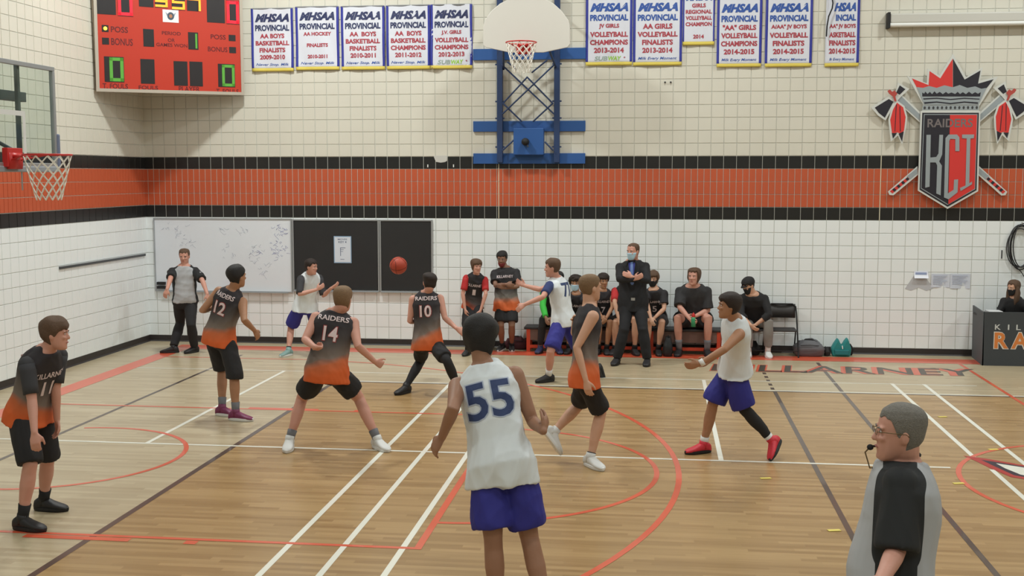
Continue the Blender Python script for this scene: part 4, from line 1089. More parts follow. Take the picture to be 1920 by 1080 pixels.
# chalk rail and outlet on the left wall
t = thing('wall_rail_strip', 'long dark handrail strip fixed on the left wall', 'rail', (0, -1.5, 1.5))
MB().box((0.009, -2.98, 1.478), (0.03, -0.12, 1.512)).build('rail_strip', mat('rail_dark', (66, 70, 72), 0.4), t, bevel=0.003)
MB().box((0.009, -2.98, 1.512), (0.036, -0.12, 1.52)).build('rail_lip', M_ALU, t)
t = thing('wall_outlet', 'small brown electrical outlet low on the left wall', 'outlet', (0.0, -4.03, 0.33))
MB().box((0.008, -4.08, 0.27), (0.018, -3.99, 0.39)).build('cover_plate', mat('brown_cover', (150, 122, 116), 0.5), t, bevel=0.003)
mb = MB()
for z in (0.305, 0.355):
    mb.box((0.018, -4.05, z - 0.014), (0.021, -4.02, z + 0.014))
mb.build('socket', M_BLACK, t)

# ------------------------------------------------------------------ crest
CR = STATIC['crest']
M_SIL = mat('crest_silver', (150, 158, 162), 0.5)
M_CW = mat('crest_pale_edge', (206, 208, 204), 0.5)
M_CR = mat('crest_red', (212, 54, 50), 0.5)
M_CB = mat('crest_black', (34, 32, 42), 0.5)
t = thing('school_crest', 'large cut-out crest with KCI shield, spiked crown and crossed axes', 'crest', (13.16, 0, 2.34))
MID = STATIC['crest_mid']
mirror = lambda q: [(2 * MID - a, b2) for a, b2 in q]
Y0 = -0.05


def cp(name, keys, m, off, thick=0.012, both=False):
    for s in ((0, 1) if both else (0,)):
        for k in keys:
            q = [tuple(p) for p in CR[k]]
            MB().plate(mirror(q) if s else q, thick, (0, Y0, 0), (1, 0, 0), (0, 0, 1), off).build(name, m, t)


cp('axe_handle', ['handle_out', 'low_out'], M_CW, 0.0, 0.02, True)
cp('handle_face', ['handle_in', 'low_in'], M_SIL, 0.02, 0.003, True)
cp('handle_grip', ['sq0'], M_CR, 0.0202, 0.003, True)
for s in (0, 1):
    q0, q1 = V(*CR['sq0'][0]), V(*CR['sq0'][1])
    q2, q3 = V(*CR['sq0'][2]), V(*CR['sq0'][3])
    for k in range(4):
        f0, f1 = k / 4 + 0.01, k / 4 + 0.13
        pts = [q0 + (q3 - q0) * f0, q1 + (q2 - q1) * f0, q1 + (q2 - q1) * f1, q0 + (q3 - q0) * f1]
        pts = [tuple(p) for p in pts]
        MB().plate(mirror(pts) if s else pts, 0.003, (0, Y0, 0), off=0.0235).build('grip_band', M_CB, t)
cp('axe_head', ['axe_out'], M_CW, 0.018, 0.018, True)
cp('axe_blade', ['axe_blade', 'axe_spike'], M_CB, 0.036, 0.003, True)
cp('feather', ['feather_out'], M_CW, 0.036, 0.012, True)
cp('feather_face', ['feather_in'], M_CR, 0.048, 0.003, True)
cp('feather_tip', ['tip1', 'tip2', 'fline1', 'fline2'], M_CB, 0.0515, 0.002, True)
cp('binding', ['bind'], mat('crest_binding', (176, 70, 62), 0.6), 0.05, 0.01, True)
cp('crown_plate', ['crown'], M_CW, 0.02, 0.03)
cp('crown_red_half', ['crown_red'], M_CR, 0.05, 0.004)
cp('crown_black_half', ['crown_black'], M_CB, 0.05, 0.004)
cp('crown_fur', ['fur'], M_SIL, 0.054, 0.004)
cp('crown_pattern', ['fur_dark', 'wave1', 'wave2'], M_CB, 0.058, 0.002)
cp('crown_band', ['band'], M_SIL, 0.05, 0.004)
mb = MB()
(bx0, bz0), (bx1, bz1) = CR['band'][3], CR['band'][1]
for k in range(13):
    x = bx0 + (bx1 - bx0) * (k + 0.5) / 13
    mb.plate([(x + 0.017 * math.cos(a), (bz0 + bz1) / 2 + 0.024 * math.sin(a)) for a in np.linspace(0, 6.28, 8, endpoint=False)], 0.002, (0, Y0, 0), off=0.054)
mb.build('band_rings', M_DKGREY, t)
cp('shield_plate', ['shield'], M_CW, 0.03, 0.03)
cp('shield_border', ['shield_in'], M_CB, 0.06, 0.003)
cp('shield_inline', ['pin'], M_SIL, 0.063, 0.002)
cp('shield_black_half', ['left'], M_CB, 0.065, 0.002)
cp('shield_red_half', ['right'], M_CR, 0.065, 0.002)
cp('letter', ['K1', 'K2', 'C', 'I'], M_SIL, 0.067, 0.008)
(tx0, tz0), (tx1, tz1) = STATIC['crest_txt']
mb = MB()
put_text(mb, 'RAIDERS', tx0, tx1, tz0, tz1, lambda x, z: (x, Y0 - 0.0685, z), 0.02)
mb.build('lettering', mat('crest_grey_letters', (116, 108, 108), 0.5), t)

# ------------------------------------------------------------------ coiled cable on the wall
t = thing('coiled_cable', 'coil of black cable hanging on the white tiles above the table', 'cable', (14.25, -0.03, 1.75))
for k, (dx, rx, rz, cz) in enumerate(((0, 0.17, 0.33, 1.75), (0.015, 0.15, 0.32, 1.74), (-0.012, 0.19, 0.30, 1.72), (0.01, 0.165, 0.35, 1.73), (0.03, 0.14, 0.34, 1.76))):
    MB().chain([(14.27 + dx + rx * math.cos(a), -0.03 - 0.012 * k, cz + rz * math.sin(a)) for a in np.linspace(0, 2 * math.pi, 28, endpoint=False)], 0.009, 6, closed=True).build('loop', M_BLACK if k % 2 else M_DKGREY, t, True)
MB().chain([(14.2, -0.04, 1.45), (14.3, -0.05, 1.35), (14.4, -0.04, 1.2), (14.42, -0.03, 0.9)], 0.007, 6).build('cable_tail', M_BLACK, t, True)
MB().chain([(14.27, -0.01, 2.09), (14.27, -0.1, 2.08), (14.27, -0.1, 2.12)], 0.008, 6).build('hook', M_ALU, t, True)
tag(MB().box((14.005, -0.02, 1.55), (14.02, -0.008, 1.68)).build('wall_clip', M_DKGREY), 'small dark clip on the tiles left of the coiled cable', 'clip')

# ------------------------------------------------------------------ bench, chairs, bags, table
M_BENCHT = mat('bench_black_vinyl', (44, 42, 44), 0.5)
M_BENCHW = mat('bench_brown_board', (118, 92, 82), 0.6, noise=0.15, nscale=6)
M_BENCHR = mat('bench_orange_steel', (206, 74, 44), 0.5)
t = thing('team_bench', 'long low bench with black seat, brown apron and orange legs', 'bench', (8.2, -0.22, 0))
MB().box((6.55, -0.42, 0.365), (9.78, -0.06, 0.405)).build('seat', M_BENCHT, t, bevel=0.01)
MB().box((6.6, -0.40, 0.19), (9.70, -0.375, 0.365)).build('apron', M_BENCHW, t)
MB().box((6.6, -0.40, 0.06), (9.70, -0.36, 0.11)).build('foot_rail', M_BENCHR, t)
for x in (6.62, 7.6, 8.6, 9.66):
    MB().box((x - 0.03, -0.405, 0.0), (x + 0.03, -0.355, 0.365)).build('leg', M_BENCHR, t)
    MB().box((x - 0.03, -0.12, 0.0), (x + 0.03, -0.07, 0.365)).build('leg', M_BENCHR, t)
MB().box((9.70, -0.41, 0.04), (9.725, -0.07, 0.365)).build('end_panel', M_BENCHR, t)


def folding_chair(x, y, label):
    t = thing('folding_chair', label, 'chair', (x, y, 0), 'black folding chairs by the bench')
    w2 = 0.225
    for s in (-1, 1):
        MB().chain([(x + s * w2, y - 0.24, 0.01), (x + s * w2, y - 0.02, 0.40), (x + s * w2, y + 0.16, 0.66), (x + s * (w2 - 0.01), y + 0.19, 0.76), (x + s * (w2 - 0.06), y + 0.195, 0.80)], 0.012, 8).build('front_leg', M_BLACK, t, True)
        MB().chain([(x + s * (w2 - 0.02), y + 0.22, 0.01), (x + s * (w2 - 0.02), y + 0.02, 0.40)], 0.011, 8).build('rear_leg', M_BLACK, t, True)
    MB().chain([(x - w2 + 0.06, y + 0.195, 0.80), (x + w2 - 0.06, y + 0.195, 0.80)], 0.012, 8).build('top_rail', M_BLACK, t, True)
    MB().chain([(x - w2, y - 0.20, 0.10), (x + w2, y - 0.20, 0.10)], 0.008, 8).build('stretcher', M_BLACK, t, True)
    MB().chain([(x - w2, y + 0.20, 0.12), (x + w2, y + 0.20, 0.12)], 0.008, 8).build('stretcher', M_BLACK, t, True)
    MB().box((x - 0.20, y - 0.22, 0.405), (x + 0.20, y + 0.14, 0.435)).build('seat', mat('chair_dark_vinyl', (56, 54, 54), 0.6), t, bevel=0.012)
    mb = MB()
    pts = []
    for k in range(9):
        a = -1 + 2 * k / 8
        pts.append((x + a * 0.21, y + 0.20 + 0.03 * (1 - a * a)))
    vs, fs = [], []
    for (px, py) in pts:
        for z, dy in ((0.58, -0.012), (0.80, 0.012)):
            vs.append((px, py + dy, z))
            vs.append((px, py + dy - 0.02, z))
    for k in range(8):
        b0, b1 = 4 * k, 4 * k + 4
        fs += [(b0 + 1, b1 + 1, b1 + 3, b0 + 3), (b0, b0 + 2, b1 + 2, b1), (b0 + 2, b0 + 3, b1 + 3, b1 + 2), (b0, b1, b1 + 1, b0 + 1)]
    fs += [(0, 1, 3, 2), (32, 34, 35, 33)]
    mb.add(vs, fs).build('backrest', mat('chair_back_vinyl', (64, 62, 62), 0.6), t, True)
    return t


folding_chair(10.66, -0.30, 'empty black folding chair to the right of the man in the black cap')
folding_chair(10.17, -0.30, 'black folding chair under the man in the black cap')


def blob_bag(name, label, cx, cy, w, d, h, m, seed, parts=True, top=0.6):
    t = thing(name, label, 'bag', (cx, cy, 0))
    rg = np.random.RandomState(seed)
    mb = MB()
    rs = []
    n = 20
    for k in range(9):
        z = h * k / 8
        s = (0.92 + 0.14 * math.sin(k / 8 * math.pi)) * (1 if k < 5 else 1 - (1 - top) * ((k - 4) / 4) ** 1.5)
        if k == 0:
            s *= 0.93
        rs.append(np.array([(cx + np.sign(math.cos(a)) * abs(math.cos(a)) ** 0.6 * w / 2 * s * (1 + 0.04 * rg.randn()), cy + np.sign(math.sin(a)) * abs(math.sin(a)) ** 0.6 * d / 2 * s * (1 + 0.05 * rg.randn()), z + (0.015 * rg.randn() if k > 5 else 0)) for a in np.linspace(0, 2 * math.pi, n, endpoint=False)]))
    mb.rings(rs)
    mb.build('body', m, t, True)
    if parts:
        MB().chain([(cx - w * 0.3, cy - d * 0.5, h * 0.72), (cx, cy - d * 0.54, h * 0.76), (cx + w * 0.3, cy - d * 0.5, h * 0.72)], 0.006, 6).build('zipper', M_BLACK, t, True)
        MB().chain([(cx - w * 0.25, cy, h * 0.9), (cx - w * 0.1, cy - 0.02, h * 1.06), (cx + w * 0.1, cy - 0.02, h * 1.06), (cx + w * 0.25, cy, h * 0.9)], 0.01, 6).build('handle', M_BLACK, t, True)
    return t


blob_bag('duffel_bag', 'grey duffel bag on the floor right of the empty folding chair', 11.07, -0.28, 0.46, 0.28, 0.25, mat('grey_nylon', (98, 98, 102), 0.7), 1, True, 0.5)
blob_bag('shoulder_bag', 'flat black bag between the grey duffel and the teal backpack', 11.36, -0.24, 0.09, 0.16, 0.13, M_BLACK, 2, False)
tb = thing('teal_backpack', 'teal backpack with two pointed top corners by the wall', 'backpack', (11.56, -0.25, 0))
mt = mat('teal_nylon', (32, 132, 132), 0.6)
mb = MB()
pts = [(11.44, 0.0), (11.42, 0.12), (11.46, 0.20), (11.52, 0.29), (11.55, 0.22), (11.585, 0.17), (11.62, 0.24), (11.665, 0.30), (11.70, 0.2), (11.725, 0.12), (11.71, 0.0)]
mb.plate(pts, 0.16, (0, -0.16, 0)).build('body', mt, tb, bevel=0.025)
MB().plate([(11.47, 0.03), (11.46, 0.11), (11.69, 0.11), (11.68, 0.03)], 0.035, (0, -0.32, 0)).build('front_pocket', mat('teal_pocket', (26, 118, 122), 0.6), tb, bevel=0.01)
MB().chain([(11.58, -0.335, 0.17), (11.585, -0.34, 0.13)], 0.008, 6).build('clasp', M_WHITE, tb, True)
MB().chain([(11.72, -0.2, 0.18), (11.77, -0.22, 0.10), (11.74, -0.22, 0.02)], 0.014, 6).build('strap', M_BLACK, tb, True)
blob_bag('maroon_bag', 'slumped dark maroon bag behind the legs of the man with folded arms', 6.40, -0.14, 0.38, 0.2, 0.2, mat('maroon_nylon', (74, 30, 36), 0.8), 3, True, 0.4)
blob_bag('black_kit_bag', 'black kit bag on the floor left of the man with folded arms', 5.88, -0.2, 0.32, 0.26, 0.16, M_BLACK, 4, False)
blob_bag('black_kit_bag', 'black kit bag beside the bench, between the boy numbered 5 and the large seated man', 8.86, -0.60, 0.14, 0.22, 0.30, M_BLACK, 5, False)
blob_bag('black_kit_bag', 'low black kit bag under the chair of the man in the cap', 10.17, -0.28, 0.28, 0.24, 0.2, M_BLACK, 6, False)

# scorer's table
t = thing('scorer_table', 'dark grey scorer table with white KILLARNEY and orange RAIDERS letters', 'table', (14.3, -0.6, 0))
M_TAB = mat('table_dark_cloth', (62, 66, 70), 0.7)
ang = unit(V(1, 0.0, 0))
TZ = 0.81
MB().box((13.535, -0.925, 0.0), (16.2, -0.895, TZ)).build('front_panel', M_TAB, t)
sp_ = MB()
sp_.add([(13.535, -0.925, 0), (13.60, -0.10, 0), (13.585, -0.10, TZ + 0.01), (13.52, -0.925, TZ), (13.555, -0.925, 0), (13.62, -0.10, 0), (13.605, -0.10, TZ + 0.01), (13.54, -0.925, TZ)],
        [(0, 1, 2, 3), (7, 6, 5, 4), (3, 2, 6, 7), (0, 3, 7, 4), (1, 5, 6, 2)])
sp_.build('side_panel', mat('table_side_cloth', (84, 88, 92), 0.7), t)
MB().box((13.56, -0.89, 0.70), (16.2, -0.25, 0.73)).build('tabletop', M_DKGREY, t)
for x, y in ((13.7, -0.35), (14.9, -0.35), (16.1, -0.35), (14.9, -0.8)):
    MB().chain([(x, y, 0.02), (x, y, 0.7)], 0.02, 8).build('leg', M_GREY, t, True)
fnt = lambda x, z: (x, -0.9275, z)
fnt2 = lambda x, z: (x, -0.9295, z)
mb = MB()
xx = 13.70
for ch, w_ in zip('KILLARNEY', (0.085, 0.02, 0.065, 0.065, 0.09, 0.085, 0.085, 0.07, 0.09)):
    put_text(mb, ch, xx, xx + w_, 0.545, 0.625, fnt, 0.015)
    xx += w_ + 0.10
mb.build('white_lettering', mat('table_white_letters', (206, 208, 206), 0.6), t)
for m_, fn_, bold_, e in ((mat('table_letter_edge', (222, 214, 204), 0.6), fnt, 0.07, 0.012), (mat('table_orange_letters', (216, 128, 62), 0.6), fnt2, 0.025, 0.0)):
    mb = MB()
    xx = 13.70
    for ch, w_ in zip('RAIDERS', (0.20, 0.24, 0.08, 0.21, 0.17, 0.20, 0.18)):
        put_text(mb, ch, xx - e, xx + w_ + e, 0.265 - e, 0.505 + e, fn_, bold_)
        xx += w_ + 0.045
    mb.build('orange_lettering' if e == 0 else 'lettering_outline', m_, t)
tag(MB().box((13.62, -0.885, 0.731), (13.82, -0.66, 0.815)).build('binder_stack', mat('paper_stack', (206, 208, 210), 0.7), None, bevel=0.004), 'white stack of papers on the scorer table', 'papers')
# water bottle held by the big player
t = thing('water_bottle', 'green water bottle with red cap held by the seated man in black', 'bottle', (9.245, -0.80, 0.47))
MB().chain([(9.245, -0.80, 0.50), (9.245, -0.80, 0.62), (9.245, -0.80, 0.655)], [0.036, 0.036, 0.026], 14, False).build('bottle_body', mat('green_plastic', (56, 150, 104), 0.4), t, True)
MB().chain([(9.245, -0.80, 0.657), (9.245, -0.80, 0.69), (9.245, -0.80, 0.71)], [0.028, 0.028, 0.012], 14).build('cap', M_RED, t, True)
# chair behind the table for the woman
t = thing('desk_chair', 'dark chair behind the scorer table', 'chair', (14.13, -0.3, 0))
MB().box((13.92, -0.52, 0.37), (14.34, -0.12, 0.40)).build('seat', M_BLACK, t, bevel=0.01)
for x, y in ((13.94, -0.5), (14.32, -0.5), (13.94, -0.14), (14.32, -0.14)):
    MB().chain([(x, y, 0.01), (x, y, 0.37)], 0.012, 8).build('leg', M_BLACK, t, True)
MB().box((13.94, -0.13, 0.5), (14.32, -0.11, 0.8)).build('backrest', M_BLACK, t, bevel=0.008)
# ------------------------------------------------------------------ people
def skin_mat(name, rgb):
    return mat(name, rgb, 0.55, noise=0.04, nscale=14)


SK_FAIR = skin_mat('fair_skin', (206, 160, 134))
SK_PINK = skin_mat('pinkish_skin', (204, 150, 132))
SK_TAN = skin_mat('tan_skin', (168, 122, 92))
SK_BROWN = skin_mat('brown_skin', (138, 100, 80))
SK_MID = skin_mat('olive_skin', (156, 114, 90))
H_DARK = mat('dark_brown_hair', (44, 34, 30), 0.75, noise=0.25, nscale=60, bump=0.5, bscale=150)
H_BLACK = mat('black_hair', (28, 25, 25), 0.7, noise=0.2, nscale=60, bump=0.5, bscale=150)
H_BROWN = mat('brown_hair', (92, 70, 54), 0.8, noise=0.25, nscale=60, bump=0.5, bscale=150)
H_LIGHT = mat('light_brown_hair', (124, 98, 72), 0.8, noise=0.25, nscale=60, bump=0.5, bscale=150)
H_GREY = mat('grey_hair', (120, 116, 110), 0.85, noise=0.3, nscale=90, bump=0.6, bscale=200)
C_BLACK = mat('black_cloth', (34, 33, 35), 0.85)
C_NAVYSUIT = mat('black_suit_wool', (30, 30, 34), 0.85)
C_CHAR = mat('charcoal_cloth', (58, 58, 62), 0.85)
C_WHITE = mat('white_jersey', (222, 228, 232), 0.75)
C_BLUE = mat('royal_blue_cloth', (44, 44, 134), 0.75)
C_NAVY = mat('navy_cloth', (42, 56, 104), 0.8)
C_RED = mat('red_cloth', (186, 44, 46), 0.8)
C_GREEN = mat('green_cloth', (60, 180, 66), 0.8)
C_SWEAT = mat('grey_sweatpants', (136, 132, 128), 0.9)
C_SHIRT = mat('blue_dress_shirt', (40, 46, 120), 0.8)
C_MASKB = mat('pale_blue_mask', (176, 208, 226), 0.8)
C_MASKK = mat('black_mask', (30, 30, 32), 0.85)
C_SOCKW = mat('white_sock', (226, 226, 224), 0.9)
C_SOCKG = mat('grey_sock', (112, 112, 116), 0.9)
C_SOCKK = mat('black_sock', (34, 34, 36), 0.9)
S_WHITE = mat('white_shoe', (214, 214, 212), 0.6)
S_BLACK = mat('black_shoe', (34, 33, 35), 0.55)
S_RED = mat('red_shoe', (206, 44, 60), 0.5, noise=0.2, nscale=20)
S_MIX = mat('purple_red_shoe', (120, 44, 84), 0.5, noise=0.5, nscale=14)
S_TEAL = mat('grey_teal_shoe', (130, 160, 156), 0.5)
SOLE_W = mat('white_sole', (220, 220, 218), 0.6)
SOLE_K = mat('black_sole', (28, 28, 30), 0.6)
P_WHITE = mat('white_number_print', (222, 206, 208), 0.7)
P_NAVY = mat('navy_number_print', (50, 66, 108), 0.7)
M_EYE = mat('eye_white', (214, 208, 204), 0.3)
M_IRIS = mat('dark_iris', (40, 30, 26), 0.3)
M_LIP = mat('lip', (164, 96, 88), 0.5)


def graded_jersey(name, stops, slash=0.0):
    """printed colour along the height of the shirt (attribute 't' runs hem to neck)"""
    m = bpy.data.materials.new(name)
    m.use_nodes = True
    nt = m.node_tree
    N, L = nt.nodes, nt.links
    b = N['Principled BSDF']
    b.inputs['Roughness'].default_value = 0.8
    at = N.new('ShaderNodeAttribute')
    at.attribute_name = 't'
    at2 = N.new('ShaderNodeAttribute')
    at2.attribute_name = 's'
    ns = N.new('ShaderNodeTexNoise')
    ns.inputs['Scale'].default_value = 5
    tc = N.new('ShaderNodeTexCoord')
    L.new(tc.outputs['Object'], ns.inputs['Vector'])

    def ma(op, a, c):
        n = N.new('ShaderNodeMath')
        n.operation = op
        for i, q in enumerate((a, c)):
            if hasattr(q, 'is_output'):
                L.new(q, n.inputs[i])
            else:
                n.inputs[i].default_value = q
        return n.outputs[0]
    f = ma('ADD', at.outputs['Fac'], ma('MULTIPLY', ma('SUBTRACT', ns.outputs['Fac'], 0.5), 0.16))
    f = ma('SUBTRACT', f, ma('MULTIPLY', at2.outputs['Fac'], slash))
    r = N.new('ShaderNodeValToRGB')
    els = r.color_ramp.elements
    while len(els) < len(stops):
        els.new(0.5)
    for e, (p_, c) in zip(els, stops):
        e.position = p_
        e.color = srgb(c) + (1,)
    L.new(f, r.inputs[0])
    L.new(r.outputs[0], b.inputs['Base Color'])
    return m


C_ORJ = graded_jersey('black_to_orange_jersey', [(0.10, (214, 98, 44)), (0.26, (196, 104, 62)), (0.36, (124, 112, 104)), (0.56, (84, 80, 80)), (0.74, (44, 40, 44))], 0.12)
C_ORT = graded_jersey('black_grey_orange_tee', [(0.14, (212, 100, 50)), (0.22, (204, 104, 60)), (0.34, (126, 120, 112)), (0.52, (82, 80, 80)), (0.62, (40, 38, 40))], 0.0)
C_ORK = graded_jersey('black_orange_trim_jersey', [(0.02, (200, 84, 44)), (0.16, (150, 74, 54)), (0.26, (84, 76, 76)), (0.46, (42, 40, 44)), (0.6, (40, 38, 42))], 0.1)


def ref_shirt(name, thr, back=False):
    m = bpy.data.materials.new(name)
    m.use_nodes = True
    nt = m.node_tree
    N, L = nt.nodes, nt.links
    b = N['Principled BSDF']
    b.inputs['Roughness'].default_value = 0.8
    s = N.new('ShaderNodeAttribute')
    s.attribute_name = 'p'
    r = N.new('ShaderNodeValToRGB')
    r.color_ramp.interpolation = 'CONSTANT'
    r.color_ramp.elements[0].color = srgb((174, 176, 180)) + (1,)
    r.color_ramp.elements[1].position = thr
    r.color_ramp.elements[1].color = srgb((34, 36, 38)) + (1,)
    L.new(s.outputs['Fac'], r.inputs[0])
    L.new(r.outputs[0], b.inputs['Base Color'])
    return m


C_REF = ref_shirt('grey_black_referee_shirt', 0.5)

TORSO = [(-.17, .125, .10), (-.08, .165, .112), (0, .170, .116), (.12, .158, .110), (.28, .144, .102), (.45, .150, .108), (.62, .164, .118), (.72, .172, .118), (.80, .168, .108), (.86, .140, .096), (.93, .090, .078), (1.0, .064, .066)]


def lerp(a, b, t):
    return a + (b - a) * t


def torso_at(t):
    for i in range(len(TORSO) - 1):
        if t <= TORSO[i + 1][0]:
            a, b = TORSO[i], TORSO[i + 1]
            f = (t - a[0]) / (b[0] - a[0])
            return lerp(a[1], b[1], f), lerp(a[2], b[2], f)
    return TORSO[-1][1:]


def dirv(a):
    a = math.radians(a)
    return V(math.cos(a), math.sin(a), 0)


class Body:
    def __init__(s, spec, wide=1.0, fat=1.0, belly=0.0):
        s.H, chest, hips, look, pts = spec
        names = ['pel', 'neck', 'head', 'shR', 'shL', 'hipR', 'hipL'] + [q + sd for sd in 'RL' for q in ('el', 'wr', 'ha', 'kn', 'an', 'to')]
        s.J = {k: V(*v) for k, v in zip(names, pts)}
        s.k = s.H / 1.8
        s.wide, s.fat, s.belly = wide, fat, belly
        s.P, s.N = s.J['pel'], s.J['neck']
        s.ax = unit(s.N - s.P)
        s.N = s.N + s.ax * .016 * s.H
        mid = (s.J['shR'] + s.J['shL']) / 2
        for sd in 'LR':
            s.J['sh' + sd] = mid + (s.J['sh' + sd] - mid) * .94 - s.ax * .018 * s.H
        fp, fc = dirv(hips), dirv(chest)
        s.rp, s.rc = V(fp[1], -fp[0], 0), V(fc[1], -fc[0], 0)
        lk, tl = look
        f = dirv(lk)
        r = V(f[1], -f[0], 0)
        tl = math.radians(tl)
        s.hf = f * math.cos(tl) - V(0, 0, 1) * math.sin(tl)
        s.hu = f * math.sin(tl) + V(0, 0, 1) * math.cos(tl)
        s.hr = r

    def frame(s, t):
        a = s.ax if t > 0 else unit(s.ax + V(0, 0, 1) * min(-t * 5, 1))
        q = min(max(t, 0), 1)
        r = unit(s.rp * (1 - q) + s.rc * q)
        r = unit(r - a * (r @ a))
        return r, np.cross(a, r), a

    def centre(s, t):
        r, f, a = s.frame(t)
        if t < 0:
            return s.P + V(0, 0, 1) * t * 0.33 * s.H * 0.9
        return s.P + (s.N - s.P) * t - f * 0.02 * s.k * math.sin(math.pi * min(t, 1))

    def torso_ring(s, t, infl=0.0, n=24, wmul=1.0, dmul=1.0):
        w, d = torso_at(t)
        w = (w * s.k * s.wide * s.fat + infl) * wmul
        d = (d * s.k * s.fat + infl) * dmul
        bl = s.belly * math.exp(-((t - 0.25) / 0.28) ** 2)
        gl = .032 * s.k * math.exp(-((t + .04) / .14) ** 2)
        if infl > .012 and t < .12:
            infl += max(0, -t - .03) * .085
            w = max(w, (.05 * s.H + .092 * s.k * s.fat + infl * .9) * (1 - max(t, 0) / .12) + w * max(t, 0) / .12)
            d = max(d, (.098 * s.k * s.fat + infl + .012) if t < 0 else d)
        r, f, a = s.frame(t)
        c = s.centre(t)
        out = []
        for q in np.linspace(0, 2 * math.pi, n, endpoint=False):
            ca, sa = math.cos(q), math.sin(q)
            ex = 0.85
            x = math.copysign(abs(ca) ** ex, ca) * w
            y = math.copysign(abs(sa) ** ex, sa) * (d + (bl if sa > 0 else gl))
            out.append(c + r * x + f * y)
        return np.array(out)

    def torso(s, mb, t0, t1, infl=0.0, flare=0.0, n=10, shrink_top=0.0):
        rs = []
        for k in range(n + 1):
            t = lerp(t0, t1, k / n)
            e = infl + flare * max(0, 1 - k / (n * 0.6)) - shrink_top * max(0, (k / n - 0.8) / 0.2)
            rs.append(s.torso_ring(t, e))
        mb.rings(rs)

    # limbs
    def leg_pts(s, sd):
        return s.J['hip' + sd], s.J['kn' + sd], s.J['an' + sd]

    def leg(s, mb, sd, f0, f1, infl=0.0, flare=0.0, rounded=True):
        """fraction 0..1 thigh, 1..2 shin"""
        h, k, a = s.leg_pts(sd)
        tab = [(0, .092), (.25, .090), (.5, .080), (.8, .064), (1, .056), (1.15, .056), (1.35, .060), (1.6, .048), (1.85, .037), (2, .036)]
        ps, rr = [], []
        fs = [f0] + [q for q in np.arange(0, 2.01, 0.125) if f0 + 0.03 < q < f1 - 0.03] + [f1]
        bd = unit(unit(k - h) + unit(a - k))
        back = unit((h + a) / 2 - k) if np.linalg.norm((h + a) / 2 - k) > 0.03 else V(0, 0, 0)
        for f in fs:
            p = h + (k - h) * f if f <= 1 else k + (a - k) * (f - 1)
            if 0.8 < f < 1.2:
                p = p + back * 0.012 * (1 - abs(f - 1) / 0.2)
            if 1.1 < f < 1.7:
                p = p + back * 0.010
            r = np.interp(f, [q[0] for q in tab], [q[1] for q in tab]) * s.k * (0.5 + 0.5 * s.fat) * (1.0 if f > 1 else s.fat ** 0.5)
            ps.append(p)
            rr.append(r + infl + flare * min(1, 1.15 * (f - f0) / max(f1 - f0, .01)) ** 1.3)
        mb.chain(ps, rr, 16, rounded)

    def arm(s, mb, sd, f0, f1, infl=0.0, flare=0.0, rounded=True):
        a, b, c = s.J['sh' + sd], s.J['el' + sd], s.J['wr' + sd]
        tab = [(0, .060), (.2, .055), (.5, .047), (.85, .040), (1, .038), (1.25, .040), (1.6, .032), (2, .026)]
        ps, rr = [], []
        fs = [f0] + [q for q in np.arange(0, 2.01, 0.2) if f0 + 0.04 < q < f1 - 0.04] + [f1]
        for f in fs:
            p = a + (b - a) * f if f <= 1 else b + (c - b) * (f - 1)
            r = np.interp(f, [q[0] for q in tab], [q[1] for q in tab]) * s.k * (0.4 + 0.6 * s.fat)
            ps.append(p)
            rr.append(r + infl + flare * (f - f0) / max(f1 - f0, .01))
        mb.chain(ps, rr, 14, rounded)

    def hand(s, mb, sd, curl=0.35):
        w, h = s.J['wr' + sd], s.J['ha' + sd]
        d = unit(h - w)
        core = s.centre(0.55)
        n = core - w
        n = n - d * (n @ d)
        n = unit(n) if np.linalg.norm(n) > 0.02 else unit(np.cross(d, V(0, 0, 1)))
        th = np.cross(d, n) if sd == 'R' else np.cross(n, d)
        k = s.k
        rs = []
        for l, hw, ht in ((-0.01, .024, .020), (0.02, .030, .018), (.055, .040, .016), (.085, .041, .014), (.094, .036, .010)):
            c = w + d * l * k
            rs.append(np.array([c + th * hw * k * math.copysign(abs(math.cos(q)) ** .7, math.cos(q)) + n * ht * k * math.sin(q) for q in np.linspace(0, 2 * math.pi, 14, endpoint=False)]))
        mb.rings(rs)
        for i, (o, L) in enumerate(((.031, .068), (.0105, .077), (-.0105, .072), (-.031, .057))):
            b0 = w + (d * .078 + th * o) * k
            sp = th * (o * 0.35)
            p = [b0]
            dd = unit(d + sp * 1.2)
            for j, (fr, cu) in enumerate(((.45, curl), (.3, curl * 2.1), (.25, curl * 2.9))):
                dn = unit(dd * math.cos(cu) + n * math.sin(cu))
                p.append(p[-1] + dn * (L + 0.012) * fr * k)
            mb.chain(p, [.0098 * k, .009 * k, .0085 * k, .0072 * k], 8)
        b0 = w + (d * .022 + th * .022) * k
        p1 = b0 + unit(d * .7 + th * .75 + n * .25) * .042 * k
        p2 = p1 + unit(d * .9 + th * .25 + n * .4) * .032 * k
        p3 = p2 + unit(d * .9 + th * .05 + n * .5) * .022 * k
        mb.chain([b0, p1, p2, p3], [.015 * k, .0125 * k, .0105 * k, .009 * k], 8)

    # head ------------------------------------------------------------
    HEAD = [(-.50, .10, .33, .02), (-.45, .17, .37, -.02), (-.36, .225, .385, -.12), (-.22, .27, .385, -.28), (-.08, .30, .378, -.37), (.05, .316, .372, -.42), (.18, .326, .372, -.44), (.30, .318, .345, -.425), (.40, .27, .275, -.36), (.47, .17, .15, -.23), (.50, .07, .05, -.11)]

    def hh(s):
        return 0.132 * s.H * 1.03

    def hp(s, x, y, z):
        h = s.hh()
        return s.J['head'] + (s.hr * x + s.hf * y + s.hu * z) * h

